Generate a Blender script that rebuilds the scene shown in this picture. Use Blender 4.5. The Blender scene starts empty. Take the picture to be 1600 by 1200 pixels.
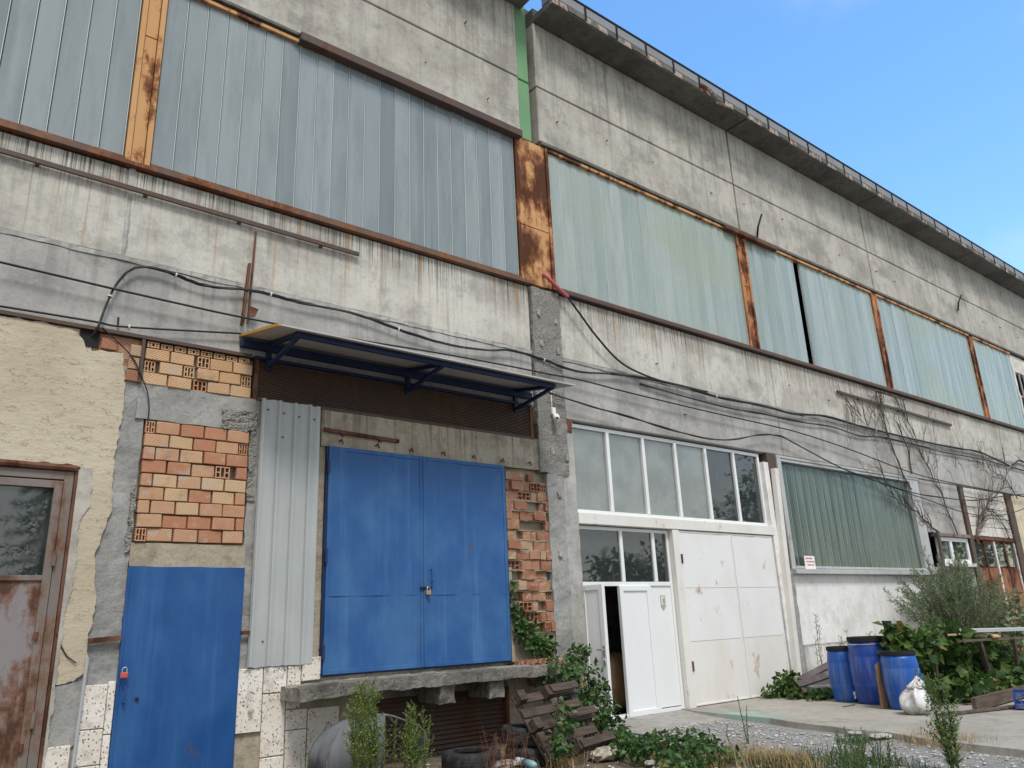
import bpy, bmesh, math, random
from mathutils import Vector, Matrix, noise as mnoise
from mathutils.geometry import tessellate_polygon

# ------------------------------------------------------------------ camera, sky, sun, exposure
S = bpy.context.scene
COL = S.collection
D, ZC, F = 8.94, 1.42, 1214.0          # camera to facade, eye height, focal length in photo pixels
CAM = Vector((0.0, -D, ZC))
RW = Matrix(((0.78474921, 0.15235068, 0.60079775),      # rows: world X, Y, Z in camera axes (right, down, forward)
             (-0.61847993, 0.25602646, 0.74292195),
             (-0.04063546, -0.95458877, 0.2951424)))
cd = bpy.data.cameras.new("camera")
cd.sensor_width = 36.0
cd.lens = F / 1600.0 * 36.0
cd.clip_start, cd.clip_end = 0.05, 2000.0
cam = bpy.data.objects.new("camera", cd)
COL.objects.link(cam)
r_, u_, b_ = RW.col[0], -RW.col[1], -RW.col[2]
cam.matrix_world = Matrix(((r_[0], u_[0], b_[0], CAM[0]), (r_[1], u_[1], b_[1], CAM[1]),
                           (r_[2], u_[2], b_[2], CAM[2]), (0, 0, 0, 1)))
S.camera = cam

SUN_EL, SUN_AZ = math.radians(57), math.radians(198)    # azimuth clockwise from +Y
world = bpy.data.worlds.new("World")
S.world = world
world.use_nodes = True
wt = world.node_tree
wt.nodes.clear()
wo = wt.nodes.new('ShaderNodeOutputWorld')
bg = wt.nodes.new('ShaderNodeBackground')
sky = wt.nodes.new('ShaderNodeTexSky')
sky.sky_type = 'NISHITA'
sky.sun_disc = False
sky.sun_elevation, sky.sun_rotation = SUN_EL, SUN_AZ
sky.air_density, sky.dust_density, sky.ozone_density = 1.5, 0.0, 6.0
SKY_STRENGTH = 0.15
bg.inputs['Strength'].default_value = SKY_STRENGTH
tc = wt.nodes.new('ShaderNodeTexCoord')
nz = wt.nodes.new('ShaderNodeTexNoise')
nz.inputs['Scale'].default_value = 2.2
nz.inputs['Detail'].default_value = 7
nz.inputs['Roughness'].default_value = 0.55
wt.links.new(tc.outputs['Generated'], nz.inputs['Vector'])
# the broken cloud bank over the yard side of the sky (seen mirrored in the panes); the blue gap lies over the hall
dot = wt.nodes.new('ShaderNodeVectorMath'); dot.operation = 'DOT_PRODUCT'
wt.links.new(tc.outputs['Generated'], dot.inputs[0])
dot.inputs[1].default_value = (-0.45, -0.80, 0.10)
ad = wt.nodes.new('ShaderNodeMath'); ad.operation = 'MULTIPLY_ADD'
wt.links.new(dot.outputs['Value'], ad.inputs[0]); ad.inputs[1].default_value = 0.34
wt.links.new(nz.outputs['Fac'], ad.inputs[2])
mr = wt.nodes.new('ShaderNodeMapRange'); mr.interpolation_type = 'SMOOTHSTEP'
wt.links.new(ad.outputs[0], mr.inputs['Value'])
mr.inputs['From Min'].default_value, mr.inputs['From Max'].default_value = 0.40, 0.72
mr.inputs['To Min'].default_value, mr.inputs['To Max'].default_value = 0.0, 0.92
nz2 = wt.nodes.new('ShaderNodeTexNoise')
nz2.inputs['Scale'].default_value = 3.6
nz2.inputs['Detail'].default_value = 5
wt.links.new(tc.outputs['Generated'], nz2.inputs['Vector'])
cr = wt.nodes.new('ShaderNodeMix'); cr.data_type = 'RGBA'
wt.links.new(nz2.outputs['Fac'], cr.inputs[0])
cr.inputs[6].default_value = (1.5, 1.55, 1.6, 1)
cr.inputs[7].default_value = (4.5, 4.4, 4.25, 1)
mx = wt.nodes.new('ShaderNodeMix'); mx.data_type = 'RGBA'
nz3 = wt.nodes.new('ShaderNodeTexNoise'); nz3.inputs['Scale'].default_value = 3.1; nz3.inputs['Detail'].default_value = 8; nz3.inputs['Distortion'].default_value = .6
wt.links.new(tc.outputs['Generated'], nz3.inputs['Vector'])
m3 = wt.nodes.new('ShaderNodeMapRange'); m3.interpolation_type = 'SMOOTHSTEP'; wt.links.new(nz3.outputs['Fac'], m3.inputs['Value'])
m3.inputs['From Min'].default_value, m3.inputs['From Max'].default_value, m3.inputs['To Max'].default_value = .46, .74, .22
mxx = wt.nodes.new('ShaderNodeMath'); mxx.operation = 'MAXIMUM'; wt.links.new(mr.outputs[0], mxx.inputs[0]); wt.links.new(m3.outputs[0], mxx.inputs[1])
wt.links.new(mxx.outputs[0], mx.inputs[0])
hs = wt.nodes.new('ShaderNodeHueSaturation'); hs.inputs['Saturation'].default_value = 1.12
wt.links.new(sky.outputs[0], hs.inputs['Color'])
wt.links.new(hs.outputs[0], mx.inputs[6])
wt.links.new(cr.outputs[2], mx.inputs[7])
wt.links.new(mx.outputs[2], bg.inputs['Color'])
wt.links.new(bg.outputs[0], wo.inputs['Surface'])

sd = bpy.data.lights.new("sun", 'SUN')
sd.energy = 1.5
sd.angle = math.radians(16)
sd.color = (1.0, 0.94, 0.85)
sun = bpy.data.objects.new("sun", sd)
COL.objects.link(sun)
sv = Vector((math.sin(SUN_AZ) * math.cos(SUN_EL), math.cos(SUN_AZ) * math.cos(SUN_EL), math.sin(SUN_EL)))
sun.rotation_euler = sv.to_track_quat('Z', 'Y').to_euler()
sun.location = sv * 30

S.view_settings.view_transform = 'Standard'
S.view_settings.look = 'None'
S.view_settings.exposure = 0.95
S.view_settings.gamma = 1.0
S.view_settings.use_curve_mapping = False
S.cycles.max_bounces = 8
S.cycles.use_denoising = True

# ------------------------------------------------------------------ surveying: photo point + depth -> place in the yard
def ray(px, py):
    return RW @ Vector((px - 800.0, py - 600.0, F))
def W(px, py, y=0.0):
    r = ray(px, py); t = (D + y) / r[1]
    return Vector((r[0] * t, y, r[2] * t + ZC))
def G(px, py, z=0.0):
    r = ray(px, py); t = (z - ZC) / r[2]
    return Vector((r[0] * t, r[1] * t - D, z))

rng = random.Random(7)

# ------------------------------------------------------------------ mesh building
class MB:
    def __init__(s): s.v = []; s.f = []
    def add(s, vs, fs):
        n = len(s.v); s.v += [Vector(p) for p in vs]; s.f += [tuple(i + n for i in q) for q in fs]; return s
    def box(s, x0, x1, y0, y1, z0, z1, c=0.0):
        if x1 < x0: x0, x1 = x1, x0
        if y1 < y0: y0, y1 = y1, y0
        if z1 < z0: z0, z1 = z1, z0
        c = min(c, (x1 - x0) * .45, (y1 - y0) * .45, (z1 - z0) * .45)
        if c <= 0:
            return s.add([(x, y, z) for z in (z0, z1) for y in (y0, y1) for x in (x0, x1)],
                         [(0, 2, 3, 1), (4, 5, 7, 6), (0, 1, 5, 4), (2, 6, 7, 3), (0, 4, 6, 2), (1, 3, 7, 5)])
        X, Y, Z = (x0, x1), (y0, y1), (z0, z1)
        vs, idx = [], {}
        for i in (0, 1):
            for j in (0, 1):
                for k in (0, 1):
                    for a in range(3):
                        p = [X[i] + (c if i == 0 else -c), Y[j] + (c if j == 0 else -c), Z[k] + (c if k == 0 else -c)]
                        p[a] = (X[i], Y[j], Z[k])[a]
                        idx[(i, j, k, a)] = len(vs); vs.append(p)
        fs = []
        for i in (0, 1):
            fs.append([idx[(i, 0, 0, 0)], idx[(i, 0, 1, 0)], idx[(i, 1, 1, 0)], idx[(i, 1, 0, 0)]][::1 if i == 0 else -1])
            fs.append([idx[(0, i, 0, 1)], idx[(1, i, 0, 1)], idx[(1, i, 1, 1)], idx[(0, i, 1, 1)]][::1 if i == 0 else -1])
            fs.append([idx[(0, 0, i, 2)], idx[(0, 1, i, 2)], idx[(1, 1, i, 2)], idx[(1, 0, i, 2)]][::1 if i == 0 else -1])
        for i in (0, 1):
            for j in (0, 1):
                fs.append([idx[(i, j, 0, 0)], idx[(i, j, 1, 0)], idx[(i, j, 1, 1)], idx[(i, j, 0, 1)]])
                fs.append([idx[(i, 0, j, 0)], idx[(i, 1, j, 0)], idx[(i, 1, j, 2)], idx[(i, 0, j, 2)]])
                fs.append([idx[(0, i, j, 1)], idx[(1, i, j, 1)], idx[(1, i, j, 2)], idx[(0, i, j, 2)]])
                for k in (0, 1):
                    fs.append([idx[(i, j, k, 0)], idx[(i, j, k, 1)], idx[(i, j, k, 2)]])
        return s.add(vs, fs)
    def obox(s, o, ax, ay, az):          # oriented box: corner o, three edge vectors
        o = Vector(o); ax = Vector(ax); ay = Vector(ay); az = Vector(az)
        return s.add([o + ax * i + ay * j + az * k for k in (0, 1) for j in (0, 1) for i in (0, 1)],
                     [(0, 2, 3, 1), (4, 5, 7, 6), (0, 1, 5, 4), (2, 6, 7, 3), (0, 4, 6, 2), (1, 3, 7, 5)])
    def bar(s, a, b, w, h, up=(0, 0, 1)):   # square bar from a to b
        a = Vector(a); b = Vector(b); d = (b - a)
        n = d.normalized(); up = Vector(up)
        sx = n.cross(up)
        if sx.length < 1e-4: sx = n.cross(Vector((1, 0, 0)))
        sx.normalize(); sz = sx.cross(n)
        return s.obox(a - sx * w / 2 - sz * h / 2, sx * w, d, sz * h)
    def rough(s, x0, x1, y0, y1, z0, z1, step=.08, amp=.012, freq=6.0, seed=0.0):
        nx = max(1, int((x1 - x0) / step)); ny = max(1, int((y1 - y0) / step)); nz_ = max(1, int((z1 - z0) / step))
        off = Vector((seed * 3.1, seed * 1.7, seed * 5.3))
        def dsp(p):
            p = Vector(p); return p + mnoise.noise_vector(p * freq + off) * amp + mnoise.noise_vector(p * freq * 3.1 + off) * amp * .5
        def grid(o, a, na, b, nb):
            o = Vector(o); a = Vector(a); b = Vector(b)
            vs = [dsp(o + a * (i / na) + b * (j / nb)) for j in range(nb + 1) for i in range(na + 1)]
            fs = [(j * (na + 1) + i, j * (na + 1) + i + 1, (j + 1) * (na + 1) + i + 1, (j + 1) * (na + 1) + i) for j in range(nb) for i in range(na)]
            s.add(vs, fs)
        dx, dy, dz = (x1 - x0, 0, 0), (0, y1 - y0, 0), (0, 0, z1 - z0)
        grid((x0, y0, z0), dx, nx, dz, nz_); grid((x1, y1, z0), (-dx[0], 0, 0), nx, dz, nz_)
        grid((x0, y1, z0), (0, -dy[1], 0), ny, dz, nz_); grid((x1, y0, z0), dy, ny, dz, nz_)
        grid((x0, y0, z1), dx, nx, dy, ny); grid((x0, y1, z0), dx, nx, (0, -dy[1], 0), ny)
        return s
    def tube(s, pts, r, n=6, caps=True):
        pts = [Vector(p) for p in pts]
        rr = r if isinstance(r, (list, tuple)) else [r] * len(pts)
        rings = []; prev = None
        for i, p in enumerate(pts):
            d = (pts[min(i + 1, len(pts) - 1)] - pts[max(i - 1, 0)])
            if d.length < 1e-7: d = Vector((0, 0, 1))
            d.normalize()
            if prev is None:
                a = d.cross(Vector((0, 0, 1)))
                if a.length < 1e-3: a = d.cross(Vector((1, 0, 0)))
            else:
                a = prev - d * prev.dot(d)
                if a.length < 1e-4: a = d.cross(Vector((1, 0, 0)))
            a.normalize(); prev = a; b = d.cross(a)
            rings.append([p + (a * math.cos(2 * math.pi * k / n) + b * math.sin(2 * math.pi * k / n)) * rr[i] for k in range(n)])
        vs = [q for rg in rings for q in rg]; fs = []
        for i in range(len(rings) - 1):
            for k in range(n):
                fs.append((i * n + k, i * n + (k + 1) % n, (i + 1) * n + (k + 1) % n, (i + 1) * n + k))
        if caps:
            fs.append(tuple(range(n))[::-1]); fs.append(tuple(range((len(rings) - 1) * n, len(rings) * n)))
        return s.add(vs, fs)
    def lathe(s, prof, n=24, c=(0, 0, 0)):
        c = Vector(c); vs = []; fs = []
        for r, z in prof:
            for k in range(n):
                a = 2 * math.pi * k / n; vs.append(c + Vector((r * math.cos(a), r * math.sin(a), z)))
        for i in range(len(prof) - 1):
            for k in range(n):
                fs.append((i * n + k, i * n + (k + 1) % n, (i + 1) * n + (k + 1) % n, (i + 1) * n + k))
        fs.append(tuple(range(n))[::-1]); fs.append(tuple(range((len(prof) - 1) * n, len(prof) * n)))
        return s.add(vs, fs)
    def prism(s, poly, y0, y1):             # outline in x,z pushed through y0..y1
        n = len(poly)
        tri = tessellate_polygon([[Vector((x, z, 0)) for x, z in poly]])
        vs = [(x, y0, z) for x, z in poly] + [(x, y1, z) for x, z in poly]
        fs = [tuple(t) for t in tri] + [tuple(i + n for i in t) for t in tri]
        fs += [(i, (i + 1) % n, (i + 1) % n + n, i + n) for i in range(n)]
        return s.add(vs, fs)
    def wobble(s, amp, freq=3.0, seed=0.0):
        off = Vector((seed, seed * 2.3, seed * .7))
        for v in s.v: v += mnoise.noise_vector(v * freq + off) * amp
        return s
    def leaf(s, p, d, up, ln, wd, fold=.18):
        d = d.normalized(); sx = d.cross(up)
        if sx.length < 1e-4: sx = d.cross(Vector((1, 0, 0)))
        sx.normalize(); n = sx.cross(d)
        s.add([p, p + d * ln * .42 + sx * wd * .5 + n * wd * fold, p + d * ln, p + d * ln * .42 - sx * wd * .5 + n * wd * fold, p + d * ln * .45],
              [(0, 1, 2, 4), (0, 4, 2, 3)]); return s
    def build(s, name, mat, parent=None, smooth=False, recalc=True, auto=None):
        me = bpy.data.meshes.new(name)
        lo = Vector((min(v[i] for v in s.v) for i in range(3))); hi = Vector((max(v[i] for v in s.v) for i in range(3)))
        c = (lo + hi) / 2
        if parent is None: c[2] = lo[2]
        me.from_pydata([v - c for v in s.v], [], s.f)
        if recalc and len(s.f) < 60000:
            bm = bmesh.new(); bm.from_mesh(me); bmesh.ops.recalc_face_normals(bm, faces=bm.faces); bm.to_mesh(me); bm.free()
        me.materials.append(mat)
        if smooth:
            me.polygons.foreach_set('use_smooth', [True] * len(me.polygons))
        o = bpy.data.objects.new(name, me); COL.objects.link(o)
        if parent is not None:
            o.parent = parent; o.location = c - WL[parent]
        else:
            o.location = c
        WL[o] = c.copy()
        if auto is not None:
            me.polygons.foreach_set('use_smooth', [True] * len(me.polygons))
            me.set_sharp_from_angle(angle=math.radians(auto))
        return o
WL = {}
def thing(name, label, cat, loc=(0, 0, 0), group=None):
    o = bpy.data.objects.new(name, None); COL.objects.link(o)
    o.empty_display_size = .2
    o.location = loc; WL[o] = Vector(loc); o['label'] = label; o['category'] = cat
    if group: o['group'] = group
    return o
def tag(o, label, cat, group=None):
    o['label'] = label; o['category'] = cat
    if group: o['group'] = group
    return o
def kind(o, k): o['kind'] = k; return o
def kids(o): return [c for c in WL if c.parent is o]
def copy_part(o, parent, loc, rot=None):
    c = o.copy(); COL.objects.link(c); c.parent = parent; WL[c] = Vector(loc)
    c.location = Vector(loc) - (WL[parent] if parent else Vector((0, 0, 0)))
    if rot: c.rotation_euler = rot
    return c
def copy_tree(o, loc, rotz, label, scale=1.0):
    ch = kids(o)
    c = o.copy(); COL.objects.link(c); WL[c] = Vector(loc); c.location = loc; c.rotation_euler = (0, 0, rotz); c.scale = (scale,) * 3
    c['label'] = label
    def rec(src, dst):
        for k in kids(src):
            q = k.copy(); COL.objects.link(q); q.parent = dst; WL[q] = WL[k].copy(); rec(k, q)
    rec(o, c)
    return c

# ------------------------------------------------------------------ materials
class Mat:
    def __init__(s, name, rough=.8, spec=.3, metal=0.0, color=None, trans=0):
        s.m = bpy.data.materials.new(name); s.m.use_nodes = True
        s.t = s.m.node_tree; s.b = s.t.nodes['Principled BSDF']
        s.b.inputs['Roughness'].default_value = rough
        s.b.inputs['Specular IOR Level'].default_value = spec
        s.b.inputs['Metallic'].default_value = metal
        if color: s.b.inputs['Base Color'].default_value = (*color, 1)
        s._pos = None; s._rnd = None
    def n(s, t): return s.t.nodes.new(t)
    def l(s, a, b): s.t.links.new(a, b)
    def put(s, sock, v):
        if isinstance(v, (int, float)): sock.default_value = v
        elif isinstance(v, tuple): sock.default_value = (*v, 1) if len(v) == 3 and sock.type == 'RGBA' else v
        else: s.l(v, sock)
    def pos(s, sc=(1, 1, 1), off=(0, 0, 0), rnd=False, local=False):
        if local:
            src = s.n('ShaderNodeTexCoord').outputs['Object']
        else:
            if s._pos is None: s._pos = s.n('ShaderNodeNewGeometry')
            src = s._pos.outputs['Position']
        q = s.n('ShaderNodeVectorMath'); q.operation = 'MULTIPLY_ADD'
        s.l(src, q.inputs[0]); q.inputs[1].default_value = sc; q.inputs[2].default_value = off
        if rnd:
            a = s.n('ShaderNodeVectorMath'); a.operation = 'SCALE'; a.inputs[0].default_value = (31, 17, 23)
            s.l(s.rand(), a.inputs['Scale']); b = s.n('ShaderNodeVectorMath'); s.l(q.outputs[0], b.inputs[0]); s.l(a.outputs[0], b.inputs[1])
            return b.outputs[0]
        return q.outputs[0]
    def rand(s):
        if s._rnd is None: s._rnd = s.n('ShaderNodeObjectInfo')
        return s._rnd.outputs['Random']
    def z(s):
        if s._pos is None: s._pos = s.n('ShaderNodeNewGeometry')
        q = s.n('ShaderNodeSeparateXYZ'); s.l(s._pos.outputs['Position'], q.inputs[0]); return q.outputs[2]
    def noise(s, vec, scale=1.0, detail=4, rough=.6):
        q = s.n('ShaderNodeTexNoise'); q.inputs['Scale'].default_value = scale; q.inputs['Detail'].default_value = detail
        q.inputs['Roughness'].default_value = rough; s.l(vec, q.inputs['Vector']); return q.outputs['Fac']
    def voro(s, vec, scale=1.0, out='Distance', feat='F1'):
        q = s.n('ShaderNodeTexVoronoi'); q.feature = feat; q.inputs['Scale'].default_value = scale; s.l(vec, q.inputs['Vector']); return q.outputs[out]
    def map(s, v, a, b, c=0.0, d=1.0, smooth=True):
        q = s.n('ShaderNodeMapRange'); q.interpolation_type = 'SMOOTHSTEP' if smooth else 'LINEAR'
        s.put(q.inputs['Value'], v)
        for k, x in zip(('From Min', 'From Max', 'To Min', 'To Max'), (a, b, c, d)): q.inputs[k].default_value = x
        return q.outputs[0]
    def mul(s, a, b, op='MULTIPLY'):
        q = s.n('ShaderNodeMath'); q.operation = op; s.put(q.inputs[0], a); s.put(q.inputs[1], b); return q.outputs[0]
    def mix(s, f, a, b, blend='MIX'):
        q = s.n('ShaderNodeMix'); q.data_type = 'RGBA'; q.blend_type = blend
        s.put(q.inputs[0], f); s.put(q.inputs[6], a); s.put(q.inputs[7], b); return q.outputs[2]
    def col(s, c): s.put(s.b.inputs['Base Color'], c); return s
    def rough(s, r): s.put(s.b.inputs['Roughness'], r); return s
    def bump(s, h, dist=.01, strength=.6):
        q = s.n('ShaderNodeBump'); q.inputs['Distance'].default_value = dist; q.inputs['Strength'].default_value = strength
        s.l(h, q.inputs['Height']); s.l(q.outputs[0], s.b.inputs['Normal']); return s

def concrete(name, base, dark, light=None, streak=None, rust=None, blot=.9, fine=22, holes=.0, bumpd=.004, rough=.9, moss=None, black=None):
    m = Mat(name, rough, .25)
    light = light or tuple(min(1, c * 1.22) for c in base)
    big = m.noise(m.pos((1, 1, 1)), blot, 6, .62)
    med = m.noise(m.pos((1, 1, .8), (7, 3, 1)), 4.5, 7, .68)
    fin = m.noise(m.pos((1, 1, 1), (2, 9, 4)), fine, 6, .7)
    vert = m.noise(m.pos((5.5, 5.5, .22), (3, 1, 7)), 1.0, 6, .6)
    c = m.mix(m.map(big, .36, .62), base, light)
    c = m.mix(m.mul(m.map(med, .48, .70), .50), c, dark)
    c = m.mix(m.mul(m.map(vert, .52, .74), .38), c, dark)
    mot = m.noise(m.pos((1, 1, .9), (5, 5, 2)), 11, 6, .72)
    c = m.mix(m.mul(m.map(mot, .52, .66), .45), c, light)
    c = m.mix(m.mul(m.map(mot, .46, .32), .40), c, dark)
    c = m.mix(m.mul(m.map(fin, .52, .74), .5), c, dark)
    c = m.mix(m.mul(m.map(fin, .46, .28), .45), c, light)
    pat = m.noise(m.pos((1, .8, 1.3), (11, 4, 6)), .75, 9, .72)
    c = m.mix(m.mul(m.map(pat, .50, .60), .42), c, dark)
    if holes:
        pit = m.voro(m.pos((1, 1, 1), (5, 2, 8)), 9.0)
        pm = m.noise(m.pos((1, 1, 1), (1, 6, 3)), 2.5, 3)
        c = m.mix(m.mul(m.mul(m.map(pit, .13, .08), m.map(pm, .5, .6)), holes), c, tuple(v * .22 for v in base))
    if streak:
        for (z0, z1, amt, cc, sc, th) in streak:
            msk = m.map(m.z(), z0, z1, 0, 1, False)
            sn = m.noise(m.pos((sc, sc, .16), (z1 * 3.7, 2, 1)), 1.0, 6, .66)
            gate_ = m.noise(m.pos((.55, .55, .05), (z1, 5, 1)), 1.0, 2, .5)
            f = m.mul(m.mul(msk, m.map(sn, th, th + .09)), m.mul(m.map(gate_, .34, .50), amt))
            c = m.mix(f, c, cc)
    m.col(c)
    h = m.mul(m.mul(fin, .6), m.mul(med, .8), 'ADD')
    m.bump(h, bumpd * 2.2, .8)
    return m.m

BLK = (.035, .033, .03)
RST = (.36, .19, .07)
M = {}
M['panel_up'] = concrete('concrete_upper', (.36, .342, .302), (.19, .178, .155), (.49, .47, .42), streak=[(10.2, 12.3, .55, (.16, .155, .145), 7, .5), (8.6, 10.9, .35, (.20, .195, .18), 6, .52)])
M['panel_band'] = concrete('concrete_band', (.41, .395, .355), (.24, .23, .205), (.57, .555, .50),
                           streak=[(6.25, 6.70, .95, BLK, 34, .48), (5.9, 6.75, .8, (.10, .095, .085), 12, .53), (5.4, 6.7, .5, (.22, .205, .17), 8, .5), (5.2, 6.75, 1.0, RST, 9, .545)])
M['panel_low'] = concrete('concrete_lintel', (.345, .338, .322), (.20, .196, .187), (.46, .45, .425), streak=[(4.6, 5.7, .5, (.17, .165, .15), 7, .5), (4.3, 5.6, .5, RST, 4, .64)])
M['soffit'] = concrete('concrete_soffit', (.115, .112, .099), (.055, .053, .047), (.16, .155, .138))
M['rough'] = concrete('concrete_rough', (.27, .265, .25), (.13, .126, .118), (.38, .37, .345), holes=.9, bumpd=.014, fine=28)
M['mortar'] = concrete('mortar_grey', (.29, .29, .28), (.17, .17, .165), (.37, .37, .36), holes=.4, bumpd=.012)
M['beige'] = concrete('concrete_beige', (.33, .285, .215), (.17, .14, .10), (.44, .395, .315), streak=[(3.5, 4.16, .6, (.10, .085, .065), 14, .5)], holes=.9, bumpd=.009, fine=30)
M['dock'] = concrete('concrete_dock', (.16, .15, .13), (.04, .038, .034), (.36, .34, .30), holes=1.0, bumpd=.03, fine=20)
M['apron'] = concrete('concrete_apron', (.32, .295, .25), (.20, .185, .155), (.38, .355, .305), bumpd=.004, blot=.6)
M['whitewash'] = concrete('whitewashed_render', (.74, .74, .73), (.50, .49, .46), (.80, .80, .79), streak=[(1.0, -.1, .75, (.36, .32, .25), 3, .40)], bumpd=.004)
M['whitewash_low'] = concrete('soiled_whitewash', (.66, .65, .62), (.42, .40, .36), (.76, .75, .73), streak=[(.30, .78, .8, (.22, .20, .17), 7, .48), (.5, -.1, .7, (.30, .26, .20), 3, .42)])
M['whiteblock'] = concrete('white_block', (.62, .59, .54), (.42, .40, .37), (.70, .67, .62), bumpd=.006)
M['cream_wall'] = concrete('cream_render', (.55, .49, .36), (.40, .35, .26), bumpd=.006)
M['floor_in'] = concrete('inner_floor', (.2, .18, .15), (.1, .09, .08))
M['wall_in'] = concrete('inner_wall', (.34, .33, .31), (.2, .2, .19))

def gravelly(name, lo, hi):
    m = Mat(name, .95, .2); v = m.voro(m.pos(), 62, 'Color'); k = m.n('ShaderNodeSeparateColor'); m.l(v, k.inputs[0]); d = m.voro(m.pos(), 62); a = m.noise(m.pos(), 3, 5, .65); g = m.noise(m.pos(), 60, 3)
    c = m.mix(k.outputs[0], lo, hi); c = m.mix(m.map(a, .42, .62), c, tuple((x + y) / 2 for x, y in zip(lo, hi)))
    c = m.mix(m.mul(m.map(d, .5, .75), .5), c, tuple(x * .5 for x in lo)); c = m.mix(m.mul(m.map(g, .55, .75), .5), c, lo)
    m.col(c); m.bump(m.mul(d, -1.0), .02, .9); return m.m
M['gravelly'] = gravelly('exposed_aggregate', (.19, .185, .17), (.40, .39, .36))
def plaster():
    m = Mat('cream_plaster', .92, .2)
    a = m.noise(m.pos(), .8, 6, .6); b = m.noise(m.pos((1, 1, 2.2)), 6, 8, .7); f = m.noise(m.pos(), 45, 5, .7)
    c = m.mix(m.map(a, .38, .64), (.46, .405, .30), (.55, .495, .385))
    c = m.mix(m.mul(m.map(b, .56, .70), .55), c, (.40, .33, .20))
    c = m.mix(m.mul(m.map(f, .55, .72), .35), c, (.46, .38, .24))
    cr = m.noise(m.pos((1, 1, 2.8), (4, 2, 2)), 2.4, 6, .75)
    ck = m.mul(m.map(m.mul(m.mul(cr, .5, 'SUBTRACT'), 0, 'ADD'), -.006, .006), m.map(b, .45, .6))
    crk = m.map(m.mul(m.mul(m.mul(cr, .5, 'SUBTRACT'), 1.0), m.mul(cr, .5, 'SUBTRACT')), .00012, 0.0)
    rid = m.noise(m.pos((1.6, 1.6, 7), (1, 2, 7)), 2.2, 7, .7)
    c = m.mix(m.mul(m.mul(m.map(rid, .60, .70), m.map(a, .42, .58)), .55), c, (.24, .19, .12))
    c = m.mix(m.mul(m.mul(crk, m.map(b, .44, .56)), .85), c, (.15, .115, .07))
    m.col(c); m.bump(m.mul(m.mul(b, 1.0), m.mul(f, .35), 'ADD'), .014, .8); return m.m
M['plaster'] = plaster()

def brickmat(name, ca, cb, cc):
    m = Mat(name, .9, .2)
    r = m.rand()
    c = m.mix(m.map(r, .1, .6), ca, cb); c = m.mix(m.map(r, .72, .95), c, cc)
    v = m.noise(m.pos((1, 1, 1), rnd=True), 9, 6, .65)
    c = m.mix(m.mul(m.map(v, .5, .72), .5), c, (.56, .44, .29)); dk_ = m.noise(m.pos((1, 1, 1), rnd=True), 4, 5, .7); c = m.mix(m.mul(m.map(dk_, .52, .72), .5), c, (.24, .13, .085))
    w = m.n('ShaderNodeTexWave'); w.inputs['Scale'].default_value = 17; w.inputs['Distortion'].default_value = 1.2; w.inputs['Detail'].default_value = 2
    w.bands_direction = 'DIAGONAL'; m.l(m.pos((1, .0, -1.3), rnd=True, local=True), w.inputs['Vector'])
    f = m.noise(m.pos((1, 1, 1), rnd=True), 40, 4)
    c = m.mix(m.mul(m.map(w.outputs['Fac'], .45, .05), .45), c, (.20, .08, .035))
    c = m.mix(m.mul(m.map(f, .58, .75), .35), c, (.25, .13, .07))
    sm_ = m.noise(m.pos((1, 1, 1.6), (6, 2, 1)), 5.5, 7, .72); c = m.mix(m.mul(m.map(sm_, .56, .64), .7), c, (.42, .39, .35))
    m.col(c); m.bump(m.mul(m.mul(w.outputs['Fac'], .7), f, 'ADD'), .006, .6); return m.m
M['brick'] = brickmat('hollow_brick', (.47, .225, .135), (.55, .335, .21), (.60, .44, .27))
M['brick_pale'] = brickmat('pale_brick', (.56, .36, .205), (.62, .43, .26), (.50, .26, .145))
M['brick_red'] = brickmat('broken_brick', (.33, .155, .095), (.42, .225, .145), (.44, .33, .225))

def glass(name, ca, cb, rough=.22, green=None, spec=.5):
    m = Mat(name, rough, spec)
    r = m.rand()
    c = m.mix(r, ca, cb)
    v = m.noise(m.pos((2.2, 2.2, .45), rnd=True), 2.0, 6, .62)
    d = m.noise(m.pos((1, 1, 1), rnd=True), 28, 4, .7)
    st_ = m.noise(m.pos((7, 7, .25), rnd=True), 1.0, 5, .6)
    c = m.mix(m.mul(m.map(st_, .5, .75), .28), c, tuple(min(1, x * 1.3) for x in cb))
    c = m.mix(m.mul(m.map(v, .42, .70), .32), c, tuple(x * .65 for x in ca))
    c = m.mix(m.mul(m.map(d, .60, .78), .3), c, (.55, .58, .56))
    if green:
        g = m.noise(m.pos((.28, .28, .45), (2, 0, 1)), 1.0, 3)
        c = m.mix(m.mul(m.map(g, .45, .65), .6), c, green)
    m.col(c); m.rough(m.map(v, .3, .7, rough * .7, rough * 1.5)); m.bump(v, .003, .15); return m.m
M['glass_left'] = glass('channel_glass_grey', (.145, .185, .197), (.275, .322, .335), .09, None, .9)
M['glass_right'] = glass('channel_glass_pale', (.245, .305, .285), (.35, .405, .38), .22, (.30, .345, .23), .6)
M['glass_green'] = glass('channel_glass_green', (.058, .083, .070), (.092, .122, .102), .22, None, .5)
M['glass_edge'] = Mat('glass_edge', .25, .5, color=(.46, .54, .54)).m
def pane():
    m = Mat('window_pane', .03, .6)
    v = m.noise(m.pos(), 3, 6, .65); s_ = m.noise(m.pos((9, 9, 1.2)), 1, 4)
    c = m.mix(m.mul(m.map(v, .4, .7), .35), (.026, .033, .033), (.07, .078, .075)); c = m.mix(m.mul(m.map(s_, .6, .75), .35), c, (.2, .21, .2))
    m.col(c); m.rough(m.map(v, .35, .7, .008, .05)); m.b.inputs['IOR'].default_value = 1.75; return m.m
M['pane'] = pane()
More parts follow.
